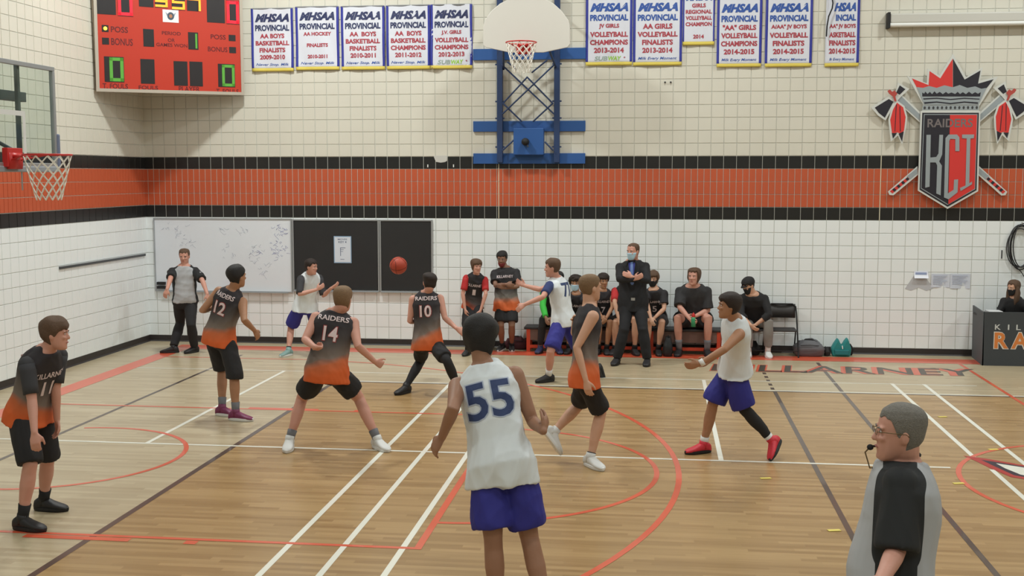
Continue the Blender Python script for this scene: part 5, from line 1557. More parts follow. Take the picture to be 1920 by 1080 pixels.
    def head_xyz(s, z, a):
        T_ = s.HEAD
        z = min(max(z, T_[0][0]), T_[-1][0])
        w, f, b = (np.interp(z, [q[0] for q in T_], [q[i] for q in T_]) for i in (1, 2, 3))
        c, d = (f + b) / 2, (f - b) / 2
        ca, sa = math.cos(a), math.sin(a)
        return V(math.copysign(abs(ca) ** .92, ca) * w, c + math.copysign(abs(sa) ** .92, sa) * d, z)

    def head(s, mb):
        rs = []
        for z in list(np.linspace(-.5, .5, 18)):
            rs.append(np.array([s.hp(*s.head_xyz(z, a)) for a in np.linspace(0, 2 * math.pi, 24, endpoint=False)]))
        mb.rings(rs)
        h = s.hh()
        F = (s.hr, s.hf, s.hu)
        mb.chain([s.hp(0, .36, .07), s.hp(0, .405, -.03), s.hp(0, .435, -.09)], [.035 * h, .045 * h, .055 * h], 10)
        for sg in (-1, 1):
            mb.ball(s.hp(sg * .325, -.03, -.02), (.035 * h, .075 * h, .13 * h), 10, 8, F)
            mb.ball(s.hp(sg * .045, .395, -.105), (.04 * h, .04 * h, .03 * h), 8, 6, F)
            mb.ball(s.hp(sg * .15, .335, -.07), (.09 * h, .06 * h, .06 * h), 10, 8, F)
            mb.ball(s.hp(sg * .13, .345, .12), (.11 * h, .045 * h, .03 * h), 10, 8, F)
        mb.ball(s.hp(0, .37, -.25), (.10 * h, .035 * h, .05 * h), 10, 8, F)
        mb.ball(s.hp(0, .34, -.42), (.10 * h, .06 * h, .06 * h), 10, 8, F)
        nb = s.centre(0.93)
        mb.chain([nb, lerp(nb, s.hp(0, -.10, -.32), .5), s.hp(0, -.09, -.25)], [.066 * s.k * s.fat, .058 * s.k * s.fat, .056 * s.k * s.fat], 14)

    def hair_shell(s, mb, zf=.27, zs=.0, zb=-.30, th=.05, noise=.012, top=.03, freq=9, seed=0):
        rg = np.random.RandomState(seed)
        K = rg.randn(6, 3) * freq
        PH = rg.rand(6) * 6.28
        na, nz = 64, 22
        h = s.hh()
        rs = []
        for j in range(nz + 1):
            v = j / nz
            ring = []
            for a in np.linspace(0, 2 * math.pi, na, endpoint=False):
                sa = math.sin(a)
                line = np.interp(sa, [-1, -.45, -.1, .25, .62, 1], [zb, zb, zs, zs, zf, zf]) + 0.025 * math.sin(a * 9 + seed)
                z = line + (0.5 - line) * v
                p = s.head_xyz(z, a)
                nrm = unit(p - V(0, -.04, min(z * .5, .1)))
                edge = min(1, v / .30) ** .6 * .95 + .05
                nz_ = noise * np.sum(np.sin(K @ p + PH)) / 2
                o = th * edge + top * v * v + nz_ * edge
                if j == 0:
                    o = -.03
                ring.append(s.hp(*(p + nrm * max(o, -.03))))
            rs.append(np.array(ring))
        mb.rings(rs, True)

    def face_patch(s, mb, z0, z1, a0, a1, off, nz=8, na=16, bulge=0.0):
        vs, fs = [], []
        for layer in (0, 1):
            for j in range(nz + 1):
                for i in range(na + 1):
                    z = lerp(z0, z1, j / nz)
                    a = math.radians(lerp(a0, a1, i / na))
                    p = s.head_xyz(z, a)
                    e = off if layer else -.01
                    q = p + unit(V(p[0], p[1] + .05, 0)) * (e + (bulge * math.exp(-((i / na - .5) / .16) ** 2) * (j / nz) if layer else 0))
                    vs.append(s.hp(*q))
        n1 = (nz + 1) * (na + 1)
        for j in range(nz):
            for i in range(na):
                q = j * (na + 1) + i
                fs.append((n1 + q, n1 + q + 1, n1 + q + na + 2, n1 + q + na + 1))
                fs.append((q + na + 1, q + na + 2, q + 1, q))
        for i in range(na):
            fs.append((i, i + 1, n1 + i + 1, n1 + i))
            q = nz * (na + 1) + i
            fs.append((q + 1, q, n1 + q, n1 + q + 1))
        for j in range(nz):
            q = j * (na + 1)
            fs.append((q + na + 1, q, n1 + q, n1 + q + na + 1))
            q += na
            fs.append((q, q + na + 1, n1 + q + na + 1, n1 + q))
        mb.add(vs, fs)


def wrinkle(co, no, amp, seed, freq=16):
    rg = np.random.RandomState(seed)
    f = np.zeros(len(co))
    warp = np.sin(co @ rg.randn(3, 3) * 4 + rg.rand(3) * 6) * 0.10
    for k in range(5):
        d = rg.randn(3)
        d[2] *= 0.45
        f += (1.3 - 2 * np.abs(np.sin((co + warp) @ (unit(d) * freq * (0.7 + 0.4 * k)) + rg.rand() * 6.28)) ** .8) / (1 + 0.4 * k)
    return co + no * (amp * (f / 2))[:, None]


def shoe(b, sd, root, mu, ms, size=1.0, dress=False):
    an, to = b.J['an' + sd], b.J['to' + sd]
    f = unit(to - an)
    shin = unit(b.J['kn' + sd] - an)
    r = unit(np.cross(f, shin if abs(f @ V(0, 0, 1)) > .5 else V(0, 0, 1)))
    u = np.cross(r, f)
    k = b.k * size
    base = an - u * (0.088 if an[2] < 0.12 and abs(f[2]) < .5 else 0.075)
    if abs(f[2]) < .5 and an[2] < .12:
        base[2] = 0.002
        f = unit(V(f[0], f[1], 0))
        r = np.cross(f, V(0, 0, 1))
        u = V(0, 0, 1)
    mb = MB()
    rs = []
    prof = [(-.085, .022, .060), (-.073, .037, .092), (-.045, .044, .112), (0, .046, .116), (.035, .047, .106), (.075, .051, .086), (.12, .055, .068), (.165, .051, .055), (.195, .039, .044), (.212, .020, .030)]
    for s_, w, h in prof:
        rs.append(np.array([base + f * s_ * k + r * w * k * math.copysign(abs(math.cos(q)) ** .75, math.cos(q)) + u * (0.014 + (h - .014) * (0.5 + 0.5 * math.copysign(abs(math.sin(q)) ** .8, math.sin(q)))) * k for q in np.linspace(0, 2 * math.pi, 18, endpoint=False)]))
    mb.rings(rs)
    mb.chain([base + u * .05 * k, base + u * .095 * k, base + u * .10 * k + shin * .032], [.047 * k, .047 * k, .046 * k], 14, False)
    so = mb.build('shoe', mu, root, True)
    mb = MB()
    rs = []
    for z, e in ((0.0, 0.0), (0.012, .005), (.032, .004), (.035, -.004)):
        ring = []
        for q in np.linspace(0, 2 * math.pi, 28, endpoint=False):
            x = math.cos(q)
            s_ = .063 + x * .152
            w = np.interp(s_, [p_[0] for p_ in prof], [p_[1] for p_ in prof])
            wy = math.copysign(min(abs(math.sin(q)) ** .6, 1), math.sin(q)) * (w + e)
            ring.append(base + f * (s_ + x * e) * k + r * wy * k + u * z * k)
        rs.append(np.array(ring))
    mb.rings(rs)
    mb.build('sole', ms, so)
    if not dress:
        mb = MB()
        for i in range(4):
            c = base + f * (.045 + .024 * i) * k + u * (.088 - .009 * i) * k
            mb.chain([c - r * .022 * k - u * .006, c + u * .004, c + r * .022 * k - u * .006], .0035, 5)
        mb.build('laces', SOLE_W if mu is not S_WHITE else C_SOCKG, so)
    return so


def decal(b, root, tree, rows, where, parent):
    """rows: (text, t_centre, width, height, material, outline material)"""
    n_ = 1 if where == 'front' else -1
    for txt, t, w, h, m_, om in rows:
        r, f, a = b.frame(t)
        c = b.centre(t)
        nrm = f * n_
        ux = -r if where == 'front' else r
        for mm, bold, e, lift in ((om, .045, .008, .003), (m_, .02, 0, .0045)):
            if mm is None:
                continue
            v, fc, asp = text2d(txt, bold)
            bm = bmesh.new()
            vs = [bm.verts.new(((q[0] - .5) * (w + 2 * e), (q[1] - .5) * (h + 2 * e), 0)) for q in v]
            for q in fc:
                try:
                    bm.faces.new([vs[i] for i in q])
                except ValueError:
                    pass
            for _ in range(3):
                ed = [x for x in bm.edges if x.calc_length() > 0.02]
                if ed:
                    bmesh.ops.subdivide_edges(bm, edges=ed, cuts=1)
                    bmesh.ops.triangulate(bm, faces=bm.faces[:])
            bm.verts.ensure_lookup_table()
            P = []
            for q in bm.verts:
                o = c + ux * q.co.x + a * q.co.y + nrm * 0.5
                hit = tree.ray_cast(Vector(o), Vector(-nrm), 0.8)
                P.append(np.array(hit[0]) + nrm * lift if hit[0] is not None else c + ux * q.co.x + a * q.co.y + nrm * .12)
            mb = MB()
            mb.add(P, [tuple(x.index for x in fa.verts) for fa in bm.faces])
            bm.free()
            mb.build('lettering' if mm is m_ else 'lettering_outline', mm, parent)


def cloth(b, name, mb, m, root, vox=0.013, amp=0.004, seed=1, it=2, attrs=True, parent=None):
    co, no, lt, lv = remesh(mb, vox, it)
    co = wrinkle(co, no, amp, seed)
    at = {}
    if attrs:
        rel = co - b.P
        t = rel @ b.ax / (0.33 * b.H)
        rr, ff, aa = b.frame(.6)
        s_ = rel @ rr
        at = {'t': (t + .2) / 1.2, 's': s_ / .2}
        fr = rel @ ff
        # raglan pattern of a referee shirt: dark shoulders, sleeves and side panels
        armd = np.full(len(co), 9.0)
        for sd in 'LR':
            A, B_ = b.J['sh' + sd], b.J['el' + sd]
            d = B_ - A
            q = np.clip(((co - A) @ d) / (d @ d), 0, 1)
            armd = np.minimum(armd, np.linalg.norm(co - (A + q[:, None] * d), axis=1))
        side = np.minimum(np.minimum(np.abs(s_) - (.118 * b.wide - .0) * b.k, .72 - t), .085 * b.k - np.abs(fr - .01))
        yoke = np.minimum(t - .74, (.056 if b.fat < 1.1 else .07) * b.k - np.abs(fr - .008))
        dist = np.maximum(np.maximum((.084 if b.fat < 1.1 else .105) * b.k - armd, yoke), side)
        at['p'] = .5 + dist * 12
    o = raw_object(name, co, lt, lv, m, parent or root, at)
    faces, k = [], 0
    for q in lt:
        faces.append(tuple(lv[k:k + q]))
        k += q
    o_tree = BVHTree.FromPolygons([tuple(q) for q in co], faces)
    return o, o_tree


def person(key, label, skin, hair, top, bottom, shoes, sock=(C_SOCKW, 1.8), wide=1.0, fat=1.0, belly=0.0, vox=0.009, curl=(.35, .35), face=True, extra=None, seed=1):
    """top: dict(kind, mat, sleeve fraction, sleeve mat, hem, infl, text); bottom: dict(kind, mat, to, infl, flare)"""
    sp = POSES[key]
    b = Body(sp, wide, fat, belly)
    foot = (b.J['anL'] + b.J['anR']) / 2
    root = thing('person', label, 'person', (float(foot[0]), float(foot[1]), 0.0))
    # body ---------------------------------------------------------
    mb = MB()
    b.torso(mb, -.16, 1.0, 0.0)
    b.head(mb)
    for i, sd in enumerate('LR'):
        b.arm(mb, sd, 0, 2)
        b.hand(mb, sd, curl[i])
        b.leg(mb, sd, 0, 2)
        an, to = b.J['an' + sd], b.J['to' + sd]
        fd = unit(to - an)
        dn = V(0, 0, -1) if abs(fd[2]) < .5 else unit(np.cross(fd, np.cross(fd, b.J['kn' + sd] - an)))
        mb.chain([an, an + fd * .05 + dn * .045, an + fd * .13 + dn * .058], [.034 * b.k, .024 * b.k, .018 * b.k], 12)
        # shoulder cap and trapezius
        mb.ball(b.J['sh' + sd], .060 * b.k * b.fat, 12, 8)
        mb.chain([b.centre(.93), lerp(b.centre(.91), b.J['sh' + sd], .6), b.J['sh' + sd]], [.046 * b.k, .048 * b.k, .050 * b.k], 10)
    r, f, a = b.frame(0)
    for sg in (-1, 1):
        mb.ball(b.P + r * sg * .07 * b.k - f * .045 * b.k - V(0, 0, .03), .082 * b.k * b.fat, 12, 8)
    co, no, lt, lv = remesh(mb, vox, 3)
    raw_object('body', co, lt, lv, skin, root)
    # face ---------------------------------------------------------
    h = b.hh()
    F = (b.hr, b.hf, b.hu)
    if face:
        for sg in (-1, 1):
            e = MB()
            e.ball(b.hp(sg * .135, .352, .045), (.058 * h, .022 * h, .026 * h), 10, 6, F, 0)
            e.ball(b.hp(sg * .135, .366, .045), (.024 * h, .014 * h, .024 * h), 8, 6, F, 1)
            e.build('eye', [M_EYE, M_IRIS], root, True)
            MB().chain([b.hp(sg * .07, .392, .10), b.hp(sg * .14, .385, .125), b.hp(sg * .215, .35, .105)], [.012 * h, .015 * h, .008 * h], 6).build('eyebrow', hair[1] if hair else H_DARK, root, True)
        MB().chain([b.hp(-.085, .385, -.245), b.hp(-.03, .407, -.235), b.hp(0, .41, -.24), b.hp(.03, .407, -.235), b.hp(.085, .385, -.245)], [.008 * h, .018 * h, .02 * h, .018 * h, .008 * h], 8).build('mouth', M_LIP, root, True)
    if hair:
        mb = MB()
        b.hair_shell(mb, seed=seed, **hair[0])
        ho = mb.build('hair', hair[1], root, True)
        ho.modifiers.new('s', 'SUBSURF').levels = 1
        ho.modifiers['s'].render_levels = 1
    # bottoms --------------------------------------------------------
    mb = MB()
    bi, bf = bottom.get('infl', .022), bottom.get('flare', .028)
    mb.rings([b.torso_ring(t, e) for t, e in ((-.22, .010), (-.17, .011), (-.1, .011), (0, .010), (.12, .006))])
    for sg in (-1, 1):
        mb.ball(b.P + r * sg * .07 * b.k - f * .045 * b.k - V(0, 0, .03), .082 * b.k * b.fat + min(bi, .014) * .8, 12, 8)
    for sd in 'LR':
        to = bottom['to'] if not hasattr(bottom['to'], '__len__') else bottom['to'][0 if sd == 'L' else 1]
        b.leg(mb, sd, 0, to, .006, bf + bi - .006, False)
    cloth(b, bottom['kind'], mb, bottom['mat'], root, bottom.get('vox', .013), bottom.get('amp', .008), seed + 3)
    for sd, f0, f1, m_, nm in bottom.get('tights', ()):
        mb = MB()
        b.leg(mb, sd, f0, f1, .006, 0, False)
        mb.build(nm, m_, root, True)
    # socks and shoes ------------------------------------------------
    for sd in 'LR':
        if sock:
            mb = MB()
            b.leg(mb, sd, sock[1], 2.0, .007, 0, False)
            mb.build('sock', sock[0], root, True)
        shoe(b, sd, root, shoes[0], shoes[1], shoes[2] if len(shoes) > 2 else 1.0)
    # top ------------------------------------------------------------
    if top:
        mb = MB()
        ti = top.get('infl', .016)
        b.torso(mb, top.get('hem', -.15), top.get('neck', .955), ti, top.get('flare', .012))
        sl = top.get('sleeve', 0)
        for sd in 'LR':
            if sl:
                b.arm(mb, sd, 0, sl, .008, top.get('sflare', .012) + top.get('sinfl', .014) * .6, False)
                mb.ball(b.J['sh' + sd], .060 * b.k * b.fat + .009, 12, 8)
                mb.chain([b.centre(.93), lerp(b.centre(.91), b.J['sh' + sd], .6), b.J['sh' + sd]], [.056 * b.k, .060 * b.k, .061 * b.k * b.fat], 10)
            else:
                rr_, ff_, aa_ = b.frame(.9)
                p0 = b.centre(.92) + rr_ * (.05 if sd == 'R' else -.05) * b.k
                p1 = lerp(b.centre(.91), b.J['sh' + sd], .68)
                mb.chain([p0, p1], [.057 * b.k, .058 * b.k], 10)
        to_, tree = cloth(b, top['kind'], mb, top['mat'], root, top.get('vox', .012), top.get('amp', .009), seed + 7, top.get('it', 3))
        for where, rows in top.get('text', {}).items():
            decal(b, root, tree, rows, where, to_)
        if top.get('undersleeve'):
            m_, f0, f1 = top['undersleeve']
            for sd in 'LR':
                mb = MB()
                b.arm(mb, sd, f0, f1, .007, .012, False)
                mb.ball(b.J['sh' + sd], .060 * b.k * b.fat + .006, 12, 8)
                mb.build('sleeve', m_, root, True)
    if extra:
        extra(b, root)
    return b, root


def mask(m_):
    def fn(b, root):
        mb = MB()
        b.face_patch(mb, -.47, -.03, 15, 165, .03, bulge=.09)
        mb.build('face_mask', m_, root, True)
    return fn


SHORT = dict(zf=.27, zs=.0, zb=-.28, th=.05, noise=.010, top=.03)
TEXTW = lambda t, tc, w, h: (t, tc, w, h, P_WHITE, mat('pink_outline_print', (150, 60, 62), 0.8))
shorts = lambda m_, to=.86, **k: dict(kind='shorts', mat=m_, to=to, **k)
RAID = lambda n, w=.30: {'back': [('RAIDERS', .84, w, .052, P_WHITE, None), TEXTW(n, .60, .15, .15)]}

# referee walking by the whiteboard
person('referee_far', 'referee in grey and black shirt walking past the whiteboard', SK_PINK, (dict(SHORT, zf=.30, th=.025, top=.01), H_BROWN),
       dict(kind='referee_shirt', mat=C_REF, sleeve=.85, hem=-.02, infl=.016, flare=.0, sinfl=.02, sflare=.02), dict(kind='trousers', mat=C_BLACK, to=1.95, infl=.016, flare=.012, amp=.003),
       (S_BLACK, SOLE_K), None, wide=1.1, fat=1.08, belly=.05, seed=11)
person('p12', 'player 12 in black and orange jersey seen from behind near the left key', SK_TAN, (dict(SHORT, zb=-.34, th=.07, top=.04, noise=.02), H_BLACK),
       dict(kind='jersey', mat=C_ORJ, hem=-.17, infl=.020, flare=.02, text=RAID('12', .25)), shorts(C_BLACK, (.98, 1.12), infl=.024, flare=.02), (S_MIX, SOLE_W), (C_SOCKG, 1.72), seed=12)
person('shooter', 'player in white jersey over grey sleeves reaching for the ball by the black board', SK_PINK, (dict(SHORT, th=.05, zf=.24), H_DARK),
       dict(kind='jersey', mat=C_WHITE, hem=-.14, infl=.018, undersleeve=(C_CHAR, 0, .95)), shorts(C_BLUE, .9), (S_TEAL, SOLE_W), (C_SOCKK, 1.86), curl=(.3, .3), seed=13)
person('p14', 'player 14 in black and orange jersey in a wide stance, white shoes', SK_PINK, (dict(SHORT, zb=-.38, th=.06, top=.03, noise=.012), H_LIGHT),
       dict(kind='jersey', mat=C_ORJ, hem=-.20, infl=.020, flare=.022, text=RAID('14', .32)), shorts(C_BLACK, .72, infl=.02, flare=.025), (S_WHITE, SOLE_W), (C_SOCKG, 1.76), wide=1.1, fat=1.06, vox=.008, seed=14,
       curl=(.9, .9))
person('p10', 'player 10 in black and orange jersey with long black leggings', SK_PINK, (dict(SHORT, zb=-.34, th=.06, noise=.02), H_DARK),
       dict(kind='jersey', mat=C_ORJ, hem=-.18, infl=.018, flare=.02, text=RAID('10', .28)), shorts(C_BLACK, .8, infl=.016, flare=.015, tights=(('L', .6, 1.97, C_BLACK, 'legging'), ('R', .6, 1.97, C_BLACK, 'legging'))),
       (S_BLACK, SOLE_K), None, wide=1.05, seed=15)


def wear55(b, root):
    pass


person('p55', 'tall player 55 in white jersey and blue shorts seen from behind, nearest player', SK_MID, (dict(zf=.3, zs=.04, zb=-.36, th=.13, noise=.022, top=.06, freq=9), H_BLACK),
       dict(kind='jersey', mat=C_WHITE, hem=-.26, infl=.022, flare=.010, amp=.012, vox=.010, text={'back': [('55', .58, .30, .235, P_NAVY, mat('pale_outline_print', (176, 186, 206), .8))]}),
       shorts(C_BLUE, .84, infl=.030, flare=.03, amp=.010, vox=.011), (S_WHITE, SOLE_W), (C_SOCKW, 1.85), wide=1.0, vox=.007, seed=16)
person('p11', 'player 11 in dark jersey with orange hem bending forward at the left edge', SK_PINK, (dict(zf=.17, zs=-.06, zb=-.33, th=.07, noise=.016, top=.03), H_BROWN),
       dict(kind='jersey', mat=C_ORJ, hem=-.14, infl=.018, flare=.016, undersleeve=(C_CHAR, 0, .82), text={'front': [('KILLARNEY', .68, .30, .05, P_WHITE, None), ('11', .48, .10, .13, P_WHITE, None)]}),
       shorts(C_BLACK, (.98, .98), infl=.024, flare=.018), (S_BLACK, SOLE_K), (C_SOCKK, 1.72), vox=.008, seed=17)
person('p77', 'player 77 in white jersey with blue sleeves stretching an arm out, side on', SK_PINK, (dict(SHORT, th=.045, zf=.25), H_BROWN),
       dict(kind='jersey', mat=C_WHITE, hem=-.16, infl=.02, flare=.02, undersleeve=(C_NAVY, 0, .72), text={'back': [('77', .66, .22, .20, P_NAVY, None)]}),
       shorts(C_BLUE, .9, infl=.024), (S_BLACK, SOLE_K), (C_SOCKW, 1.72), seed=18)
person('mid', 'player in black and orange jersey with fair hair running to the right, white shoes', SK_FAIR, (dict(SHORT, zf=.24, th=.03, top=.02, noise=.006), H_LIGHT),
       dict(kind='jersey', mat=C_ORJ, hem=-.18, infl=.018, flare=.012, text={'front': [('1', .55, .05, .13, P_WHITE, None)]}), shorts(C_BLACK, .9, infl=.022, flare=.02), (S_WHITE, SOLE_W), (C_SOCKK, 1.88), fat=.96, vox=.008, seed=19)


def wear_run(b, root):
    w, e = b.J['wrL'], b.J['elL']
    d = unit(e - w)
    MB().chain([w + d * .0, w + d * .045], [.034, .036], 14, False).build('wristband', C_SOCKW, root, True)


person('runner', 'player in white jersey and blue shorts jogging left in red shoes', SK_TAN, (dict(zf=.2, zs=-.05, zb=-.32, th=.08, noise=.018, top=.05), H_DARK),
       dict(kind='jersey', mat=C_WHITE, hem=-.10, infl=.022, flare=.03, amp=.008, text={'back': [('3', .62, .08, .10, P_NAVY, None)]}),
       shorts(C_BLUE, .92, infl=.032, flare=.035, amp=.006, tights=(('L', .6, 1.86, C_BLACK, 'leg_sleeve'),)), (S_RED, SOLE_K), (C_SOCKW, 1.8), vox=.008, extra=wear_run, seed=20)


def wear_ref(b, root):
    h = b.hh()
    g_ = MB()
    for sg in (-1, 1):
        g_.chain([b.hp(sg * .14 + .075 * h / h * math.cos(a) * .95, .43, .045 + .055 * math.sin(a)) for a in np.linspace(0, 2 * math.pi, 14, endpoint=False)], .006 * h, 5, closed=True)
        g_.chain([b.hp(sg * .22, .425, .06), b.hp(sg * .345, .15, .06), b.hp(sg * .35, -.04, .05), b.hp(sg * .34, -.10, .0)], .008 * h, 5)
    g_.chain([b.hp(-.07, .43, .06), b.hp(0, .45, .075), b.hp(.07, .43, .06)], .006 * h, 5)
    g_.build('glasses', mat('thin_glasses_frame', (110, 92, 60), .4, .4), root, True)
    w_ = MB()
    w_.ball(b.hp(0, .50, -.27), (.05 * h, .06 * h, .055 * h), 10, 8, (b.hr, b.hf, b.hu))
    w_.chain([b.hp(0, .42, -.25), b.hp(0, .5, -.25)], .02 * h, 6)
    wo = w_.build('whistle', C_BLACK, root, True)
    p = b.hp(0, .53, -.30)
    q = b.centre(.93) + b.frame(.9)[1] * .085
    MB().chain([p, lerp(p, q, .25) + b.hf * .03, lerp(p, q, .6) + b.hf * .03 - V(0, 0, .05), q - V(0, 0, .02)], .0035, 6).build('lanyard', mat('tan_cord', (118, 98, 70), .8), root, True)
    # rolled collar
    MB().chain([b.centre(.985) + b.ax * .012 + b.frame(.95)[0] * .068 * math.cos(a) * 1.0 + b.frame(.95)[1] * .072 * math.sin(a) for a in np.linspace(0, 2 * math.pi, 24, endpoint=False)], .012, 8, closed=True).build('collar', C_BLACK, root, True)


person('referee_near', 'grey-haired referee with glasses and whistle at the lower right edge', SK_PINK, (dict(zf=.30, zs=-.04, zb=-.36, th=.035, top=.02, noise=.006), H_GREY),
       dict(kind='referee_shirt', mat=C_REF, sleeve=.98, hem=-.10, infl=.024, flare=.0, sinfl=.042, sflare=.022, it=14, vox=.009, amp=.005),
       dict(kind='trousers', mat=C_BLACK, to=1.95, infl=.018, flare=.012, amp=.003), (S_BLACK, SOLE_K), None, wide=1.14, fat=1.14, belly=.085, vox=.006, extra=wear_ref, seed=21)

# bench side
KILL = {'front': [('KILLARNEY', .66, .26, .045, P_WHITE, None), ('1', .44, .05, .10, P_WHITE, None)]}
person('kid1', 'boy number 1 in black vest over red sleeves leaning forward by the wall', SK_PINK, (dict(zf=.16, zs=-.2, zb=-.36, th=.07, noise=.02, top=.03), H_BROWN),
       dict(kind='jersey', mat=C_ORK, hem=-.14, infl=.016, undersleeve=(C_RED, 0, .75), text=KILL), shorts(C_BLACK, 1.0), (S_BLACK, SOLE_K), (C_SOCKK, 1.8), fat=.9, vox=.01, seed=22)


def beard(b, root):
    mb = MB()
    b.face_patch(mb, -.49, -.20, 20, 160, .022, bulge=.0)
    mb.build('chin_mask', mat('dark_red_mask', (120, 40, 40), .85), root, True)


person('stand', 'young man with folded arms in a black grey and orange shirt by the wall', SK_BROWN, (dict(SHORT, zf=.25, th=.05, top=.06), H_BLACK),
       dict(kind='shirt', mat=C_ORT, sleeve=.72, hem=-.2, infl=.022, flare=.02, sinfl=.022, sflare=.02, text={'front': [('KILLARNEY', .72, .26, .045, P_WHITE, None)]}), shorts(C_BLACK, .86, flare=.02), (S_BLACK, SOLE_W), (C_SOCKK, 1.85),
       wide=1.12, fat=1.02, vox=.01, extra=beard, seed=23)
person('green', 'seated player with bright green sleeves half hidden behind player 77', SK_BROWN, (dict(SHORT), H_BLACK),
       dict(kind='shirt', mat=C_BLACK, hem=-.08, infl=.016, undersleeve=(C_GREEN, 0, 1.9)), shorts(C_BLACK, 1.9, infl=.012, flare=.0), (mat('blue_shoe', (48, 52, 88), .6), SOLE_K), None, vox=.011, wide=.9, seed=24)
person('curly', 'seated player with curly dark hair and pale blue mask', SK_TAN, (dict(zf=.20, zs=-.18, zb=-.34, th=.12, noise=.035, top=.05, freq=16), H_DARK),
       dict(kind='jersey', mat=C_ORK, hem=-.08, infl=.018, sleeve=.6, text={'front': [('KILLARNEY', .66, .26, .045, P_WHITE, None)]}), shorts(C_BLACK, .95), (S_BLACK, SOLE_K), (C_SOCKK, 1.8), vox=.011, extra=mask(C_MASKB), wide=.9, seed=25)
person('seat7', 'seated player number 7 with dark hair in sleeveless black jersey', SK_TAN, (dict(zf=.18, zs=-.08, zb=-.34, th=.09, noise=.025, top=.05), H_DARK),
       dict(kind='jersey', mat=C_ORK, hem=-.06, infl=.018, text={'front': [('KILLARNEY', .68, .24, .045, P_WHITE, None), ('7', .42, .07, .11, P_WHITE, None)]}), shorts(C_BLACK, .92), (S_BLACK, SOLE_K), (C_SOCKK, 1.82), vox=.011, wide=.9, seed=26)
person('redsleeve', 'seated player with a red sleeve mostly hidden behind the man in the suit', SK_FAIR, (dict(SHORT), H_BROWN),
       dict(kind='jersey', mat=C_BLACK, hem=-.06, infl=.018, undersleeve=(C_RED, 0, .8)), shorts(C_BLACK, .85), (S_BLACK, SOLE_K), (C_SOCKK, 1.84), vox=.011, wide=.9, seed=27)


def wear_suit(b, root):
    r_, f_, a_ = b.frame(.72)
    mask(C_MASKB)(b, root)
    mb = MB()
    c = b.centre(.95) + b.frame(.9)[1] * .092
    d = b.centre(.40) + b.frame(.4)[1] * (.128 * b.k + .05)
    m_ = (c + d) / 2 + f_ * .085
    mb2 = MB()
    for o_, w0, w1, m__, nm, lf in ((0, .055, .012, C_SHIRT, 'shirt_front', .0), (0, .018, .026, mat('light_blue_tie', (92, 116, 168), .6), 'tie', .006)):
        q = MB()
        vs = []
        for k_ in range(9):
            t_ = k_ / 8
            p_ = (1 - t_) ** 2 * c + 2 * t_ * (1 - t_) * m_ + t_ ** 2 * d + f_ * (lf + .006)
            w_ = lerp(w0, w1, t_)
            for s_, dep in ((-1, 0), (1, 0), (1, -.012), (-1, -.012)):
                vs.append(p_ + r_ * w_ * s_ + f_ * dep)
        fs = []
        for k_ in range(8):
            for e_ in range(4):
                fs.append((4 * k_ + e_, 4 * k_ + (e_ + 1) % 4, 4 * k_ + 4 + (e_ + 1) % 4, 4 * k_ + 4 + e_))
        fs += [(3, 2, 1, 0), (32, 33, 34, 35)]
        q.add(vs, fs).build(nm, m__, root)
    lb = MB()
    for sg in (-1, 1):
        pts = [c + r_ * .05 * sg, c + r_ * .10 * sg - a_ * .10 + f_ * .01, d + r_ * .02 * sg]
        lb.chain([p_ + f_ * .012 for p_ in pts], [.016, .022, .008], 6)
    lb.build('lapel', C_NAVYSUIT, root, True)
    MB().box(tuple(b.P + b.frame(0)[1] * .165 - V(.03, .005, -.03)), tuple(b.P + b.frame(0)[1] * .165 + V(.03, .005, .07))).build('belt_buckle', M_ALU, root)


person('suit', 'man in black suit and pale blue mask standing with crossed arms', SK_PINK, (dict(SHORT, zf=.36, th=.018, top=.0, noise=.003), H_BROWN),
       dict(kind='suit_jacket', mat=C_NAVYSUIT, sleeve=1.93, hem=-.26, infl=.024, flare=.012, sinfl=.018, sflare=.004), dict(kind='trousers', mat=C_NAVYSUIT, to=1.97, infl=.02, flare=.012, amp=.003), (S_BLACK, SOLE_K), None,
       wide=1.15, fat=1.06, belly=.02, vox=.009, extra=wear_suit, seed=28)
person('seat5', 'seated player number 5 with black mask right of the suited man', SK_FAIR, (dict(zf=.2, zs=-.14, zb=-.36, th=.09, noise=.025, top=.03), H_BROWN),
       dict(kind='jersey', mat=C_ORK, hem=-.06, infl=.02, sleeve=.72, sinfl=.02, sflare=.02, text={'front': [('KILLARNEY', .66, .26, .045, P_WHITE, None), ('5', .42, .07, .11, P_WHITE, None)]}), shorts(C_CHAR, .9), (S_BLACK, SOLE_K), (C_SOCKK, 1.8), vox=.011, extra=mask(C_MASKK), seed=29)


def headband(b, root):
    MB().chain([b.hp(*(b.head_xyz(.20, a) * V(1.10, 1.06, 1.0))) for a in np.linspace(math.radians(50), math.radians(130), 10)], .012, 6).build('forelock', H_BROWN, root, True)


person('big', 'large seated man with shoulder-length hair in black tee holding a bottle', SK_PINK, (dict(zf=.30, zs=-.34, zb=-.46, th=.07, noise=.02, top=.04), H_BROWN),
       dict(kind='t_shirt', mat=mat('washed_black_tee', (50, 49, 51), .9), sleeve=.92, hem=-.06, infl=.03, sinfl=.026, sflare=.03, amp=.008), shorts(C_BLACK, .72), (S_BLACK, SOLE_K), (C_SOCKG, 1.66), wide=1.18, fat=1.12, belly=.04, vox=.01,
       curl=(.9, .9), seed=30)


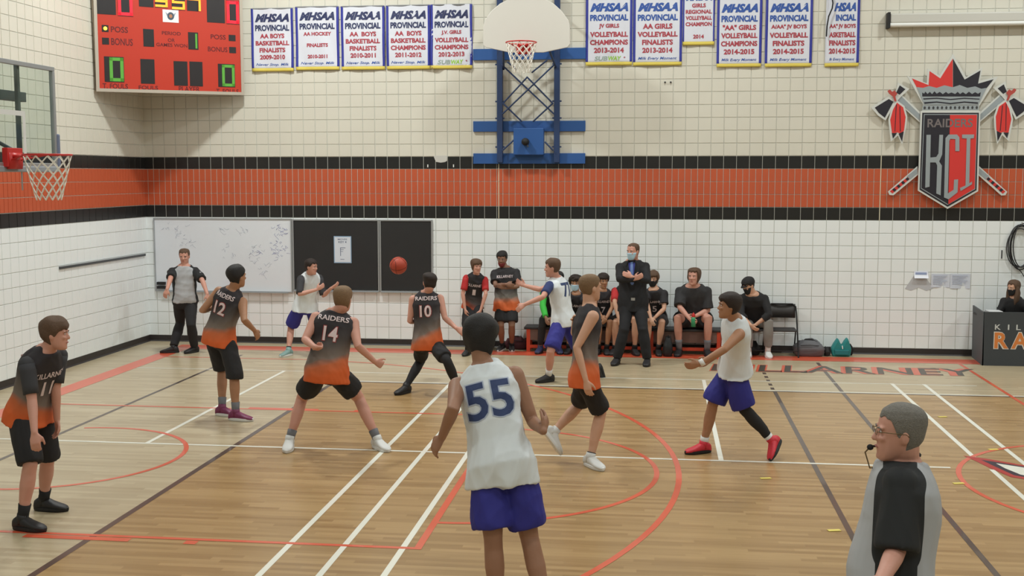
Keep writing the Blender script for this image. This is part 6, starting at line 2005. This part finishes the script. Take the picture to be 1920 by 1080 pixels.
def cap_fn(b, root):
    mask(C_MASKK)(b, root)
    mb = MB()
    b.hair_shell(mb, zf=.20, zs=.10, zb=.0, th=.075, noise=.0, top=.03)
    co_ = mb.build('cap', C_BLACK, root, True)
    vs, fs = [], []
    n_ = 10
    for lay in (0, 1):
        for i in range(n_ + 1):
            a = math.radians(40 + 100 * i / n_)
            p_ = b.head_xyz(.19, a)
            vs.append(b.hp(*(p_ + unit(V(p_[0], p_[1], 0)) * .05 + V(0, 0, .02 * lay))))
            q_ = p_ * V(.95, 1, 1) + V(0, .26 * math.sin((i / n_) * math.pi) ** .6, -.05)
            vs.append(b.hp(*(q_ + V(0, 0, .02 * lay))))
    m2 = 2 * (n_ + 1)
    for i in range(n_):
        k_ = 2 * i
        fs += [(k_, k_ + 1, k_ + 3, k_ + 2), (m2 + k_ + 2, m2 + k_ + 3, m2 + k_ + 1, m2 + k_), (k_ + 1, m2 + k_ + 1, m2 + k_ + 3, k_ + 3), (k_, k_ + 2, m2 + k_ + 2, m2 + k_)]
    MB().add(vs, fs).build('cap_brim', C_BLACK, co_, True)


person('cap', 'seated man in black cap, black sweater and grey sweatpants', SK_FAIR, (dict(SHORT, th=.02), H_DARK),
       dict(kind='sweater', mat=C_BLACK, sleeve=1.45, hem=-.06, infl=.026, sinfl=.02, sflare=.006, amp=.007), dict(kind='sweatpants', mat=C_SWEAT, to=1.82, infl=.024, flare=.004, amp=.006), (S_WHITE, SOLE_W), (C_SOCKW, 1.8), wide=1.15, fat=1.05, vox=.01, extra=cap_fn, seed=31)


def woman_fn(b, root):
    mask(C_MASKK)(b, root)
    mb = MB()
    for sg in (-1, 1):
        for o_ in (0, .1):
            mb.chain([b.hp(sg * (.33 + o_ * .3), -.05 + o_, .1), b.hp(sg * .38, .0 + o_, -.3), b.hp(sg * .34, .12 + o_, -.75), b.hp(sg * .28, .18 + o_, -1.05)], [.02, .032, .034, .012], 10)
    mb.build('long_hair', H_BROWN, root, True)


person('woman', 'woman with long brown hair and black mask behind the scorer table', SK_FAIR, (dict(zf=.3, zs=-.3, zb=-.5, th=.07, noise=.012, top=.02), H_BROWN),
       dict(kind='sweatshirt', mat=C_BLACK, sleeve=1.9, hem=-.06, infl=.022, sinfl=.018, sflare=.0, amp=.006), dict(kind='trousers', mat=C_BLACK, to=1.9, infl=.014, flare=.0), (S_BLACK, SOLE_K), None, fat=.95, vox=.011, extra=woman_fn, seed=32)
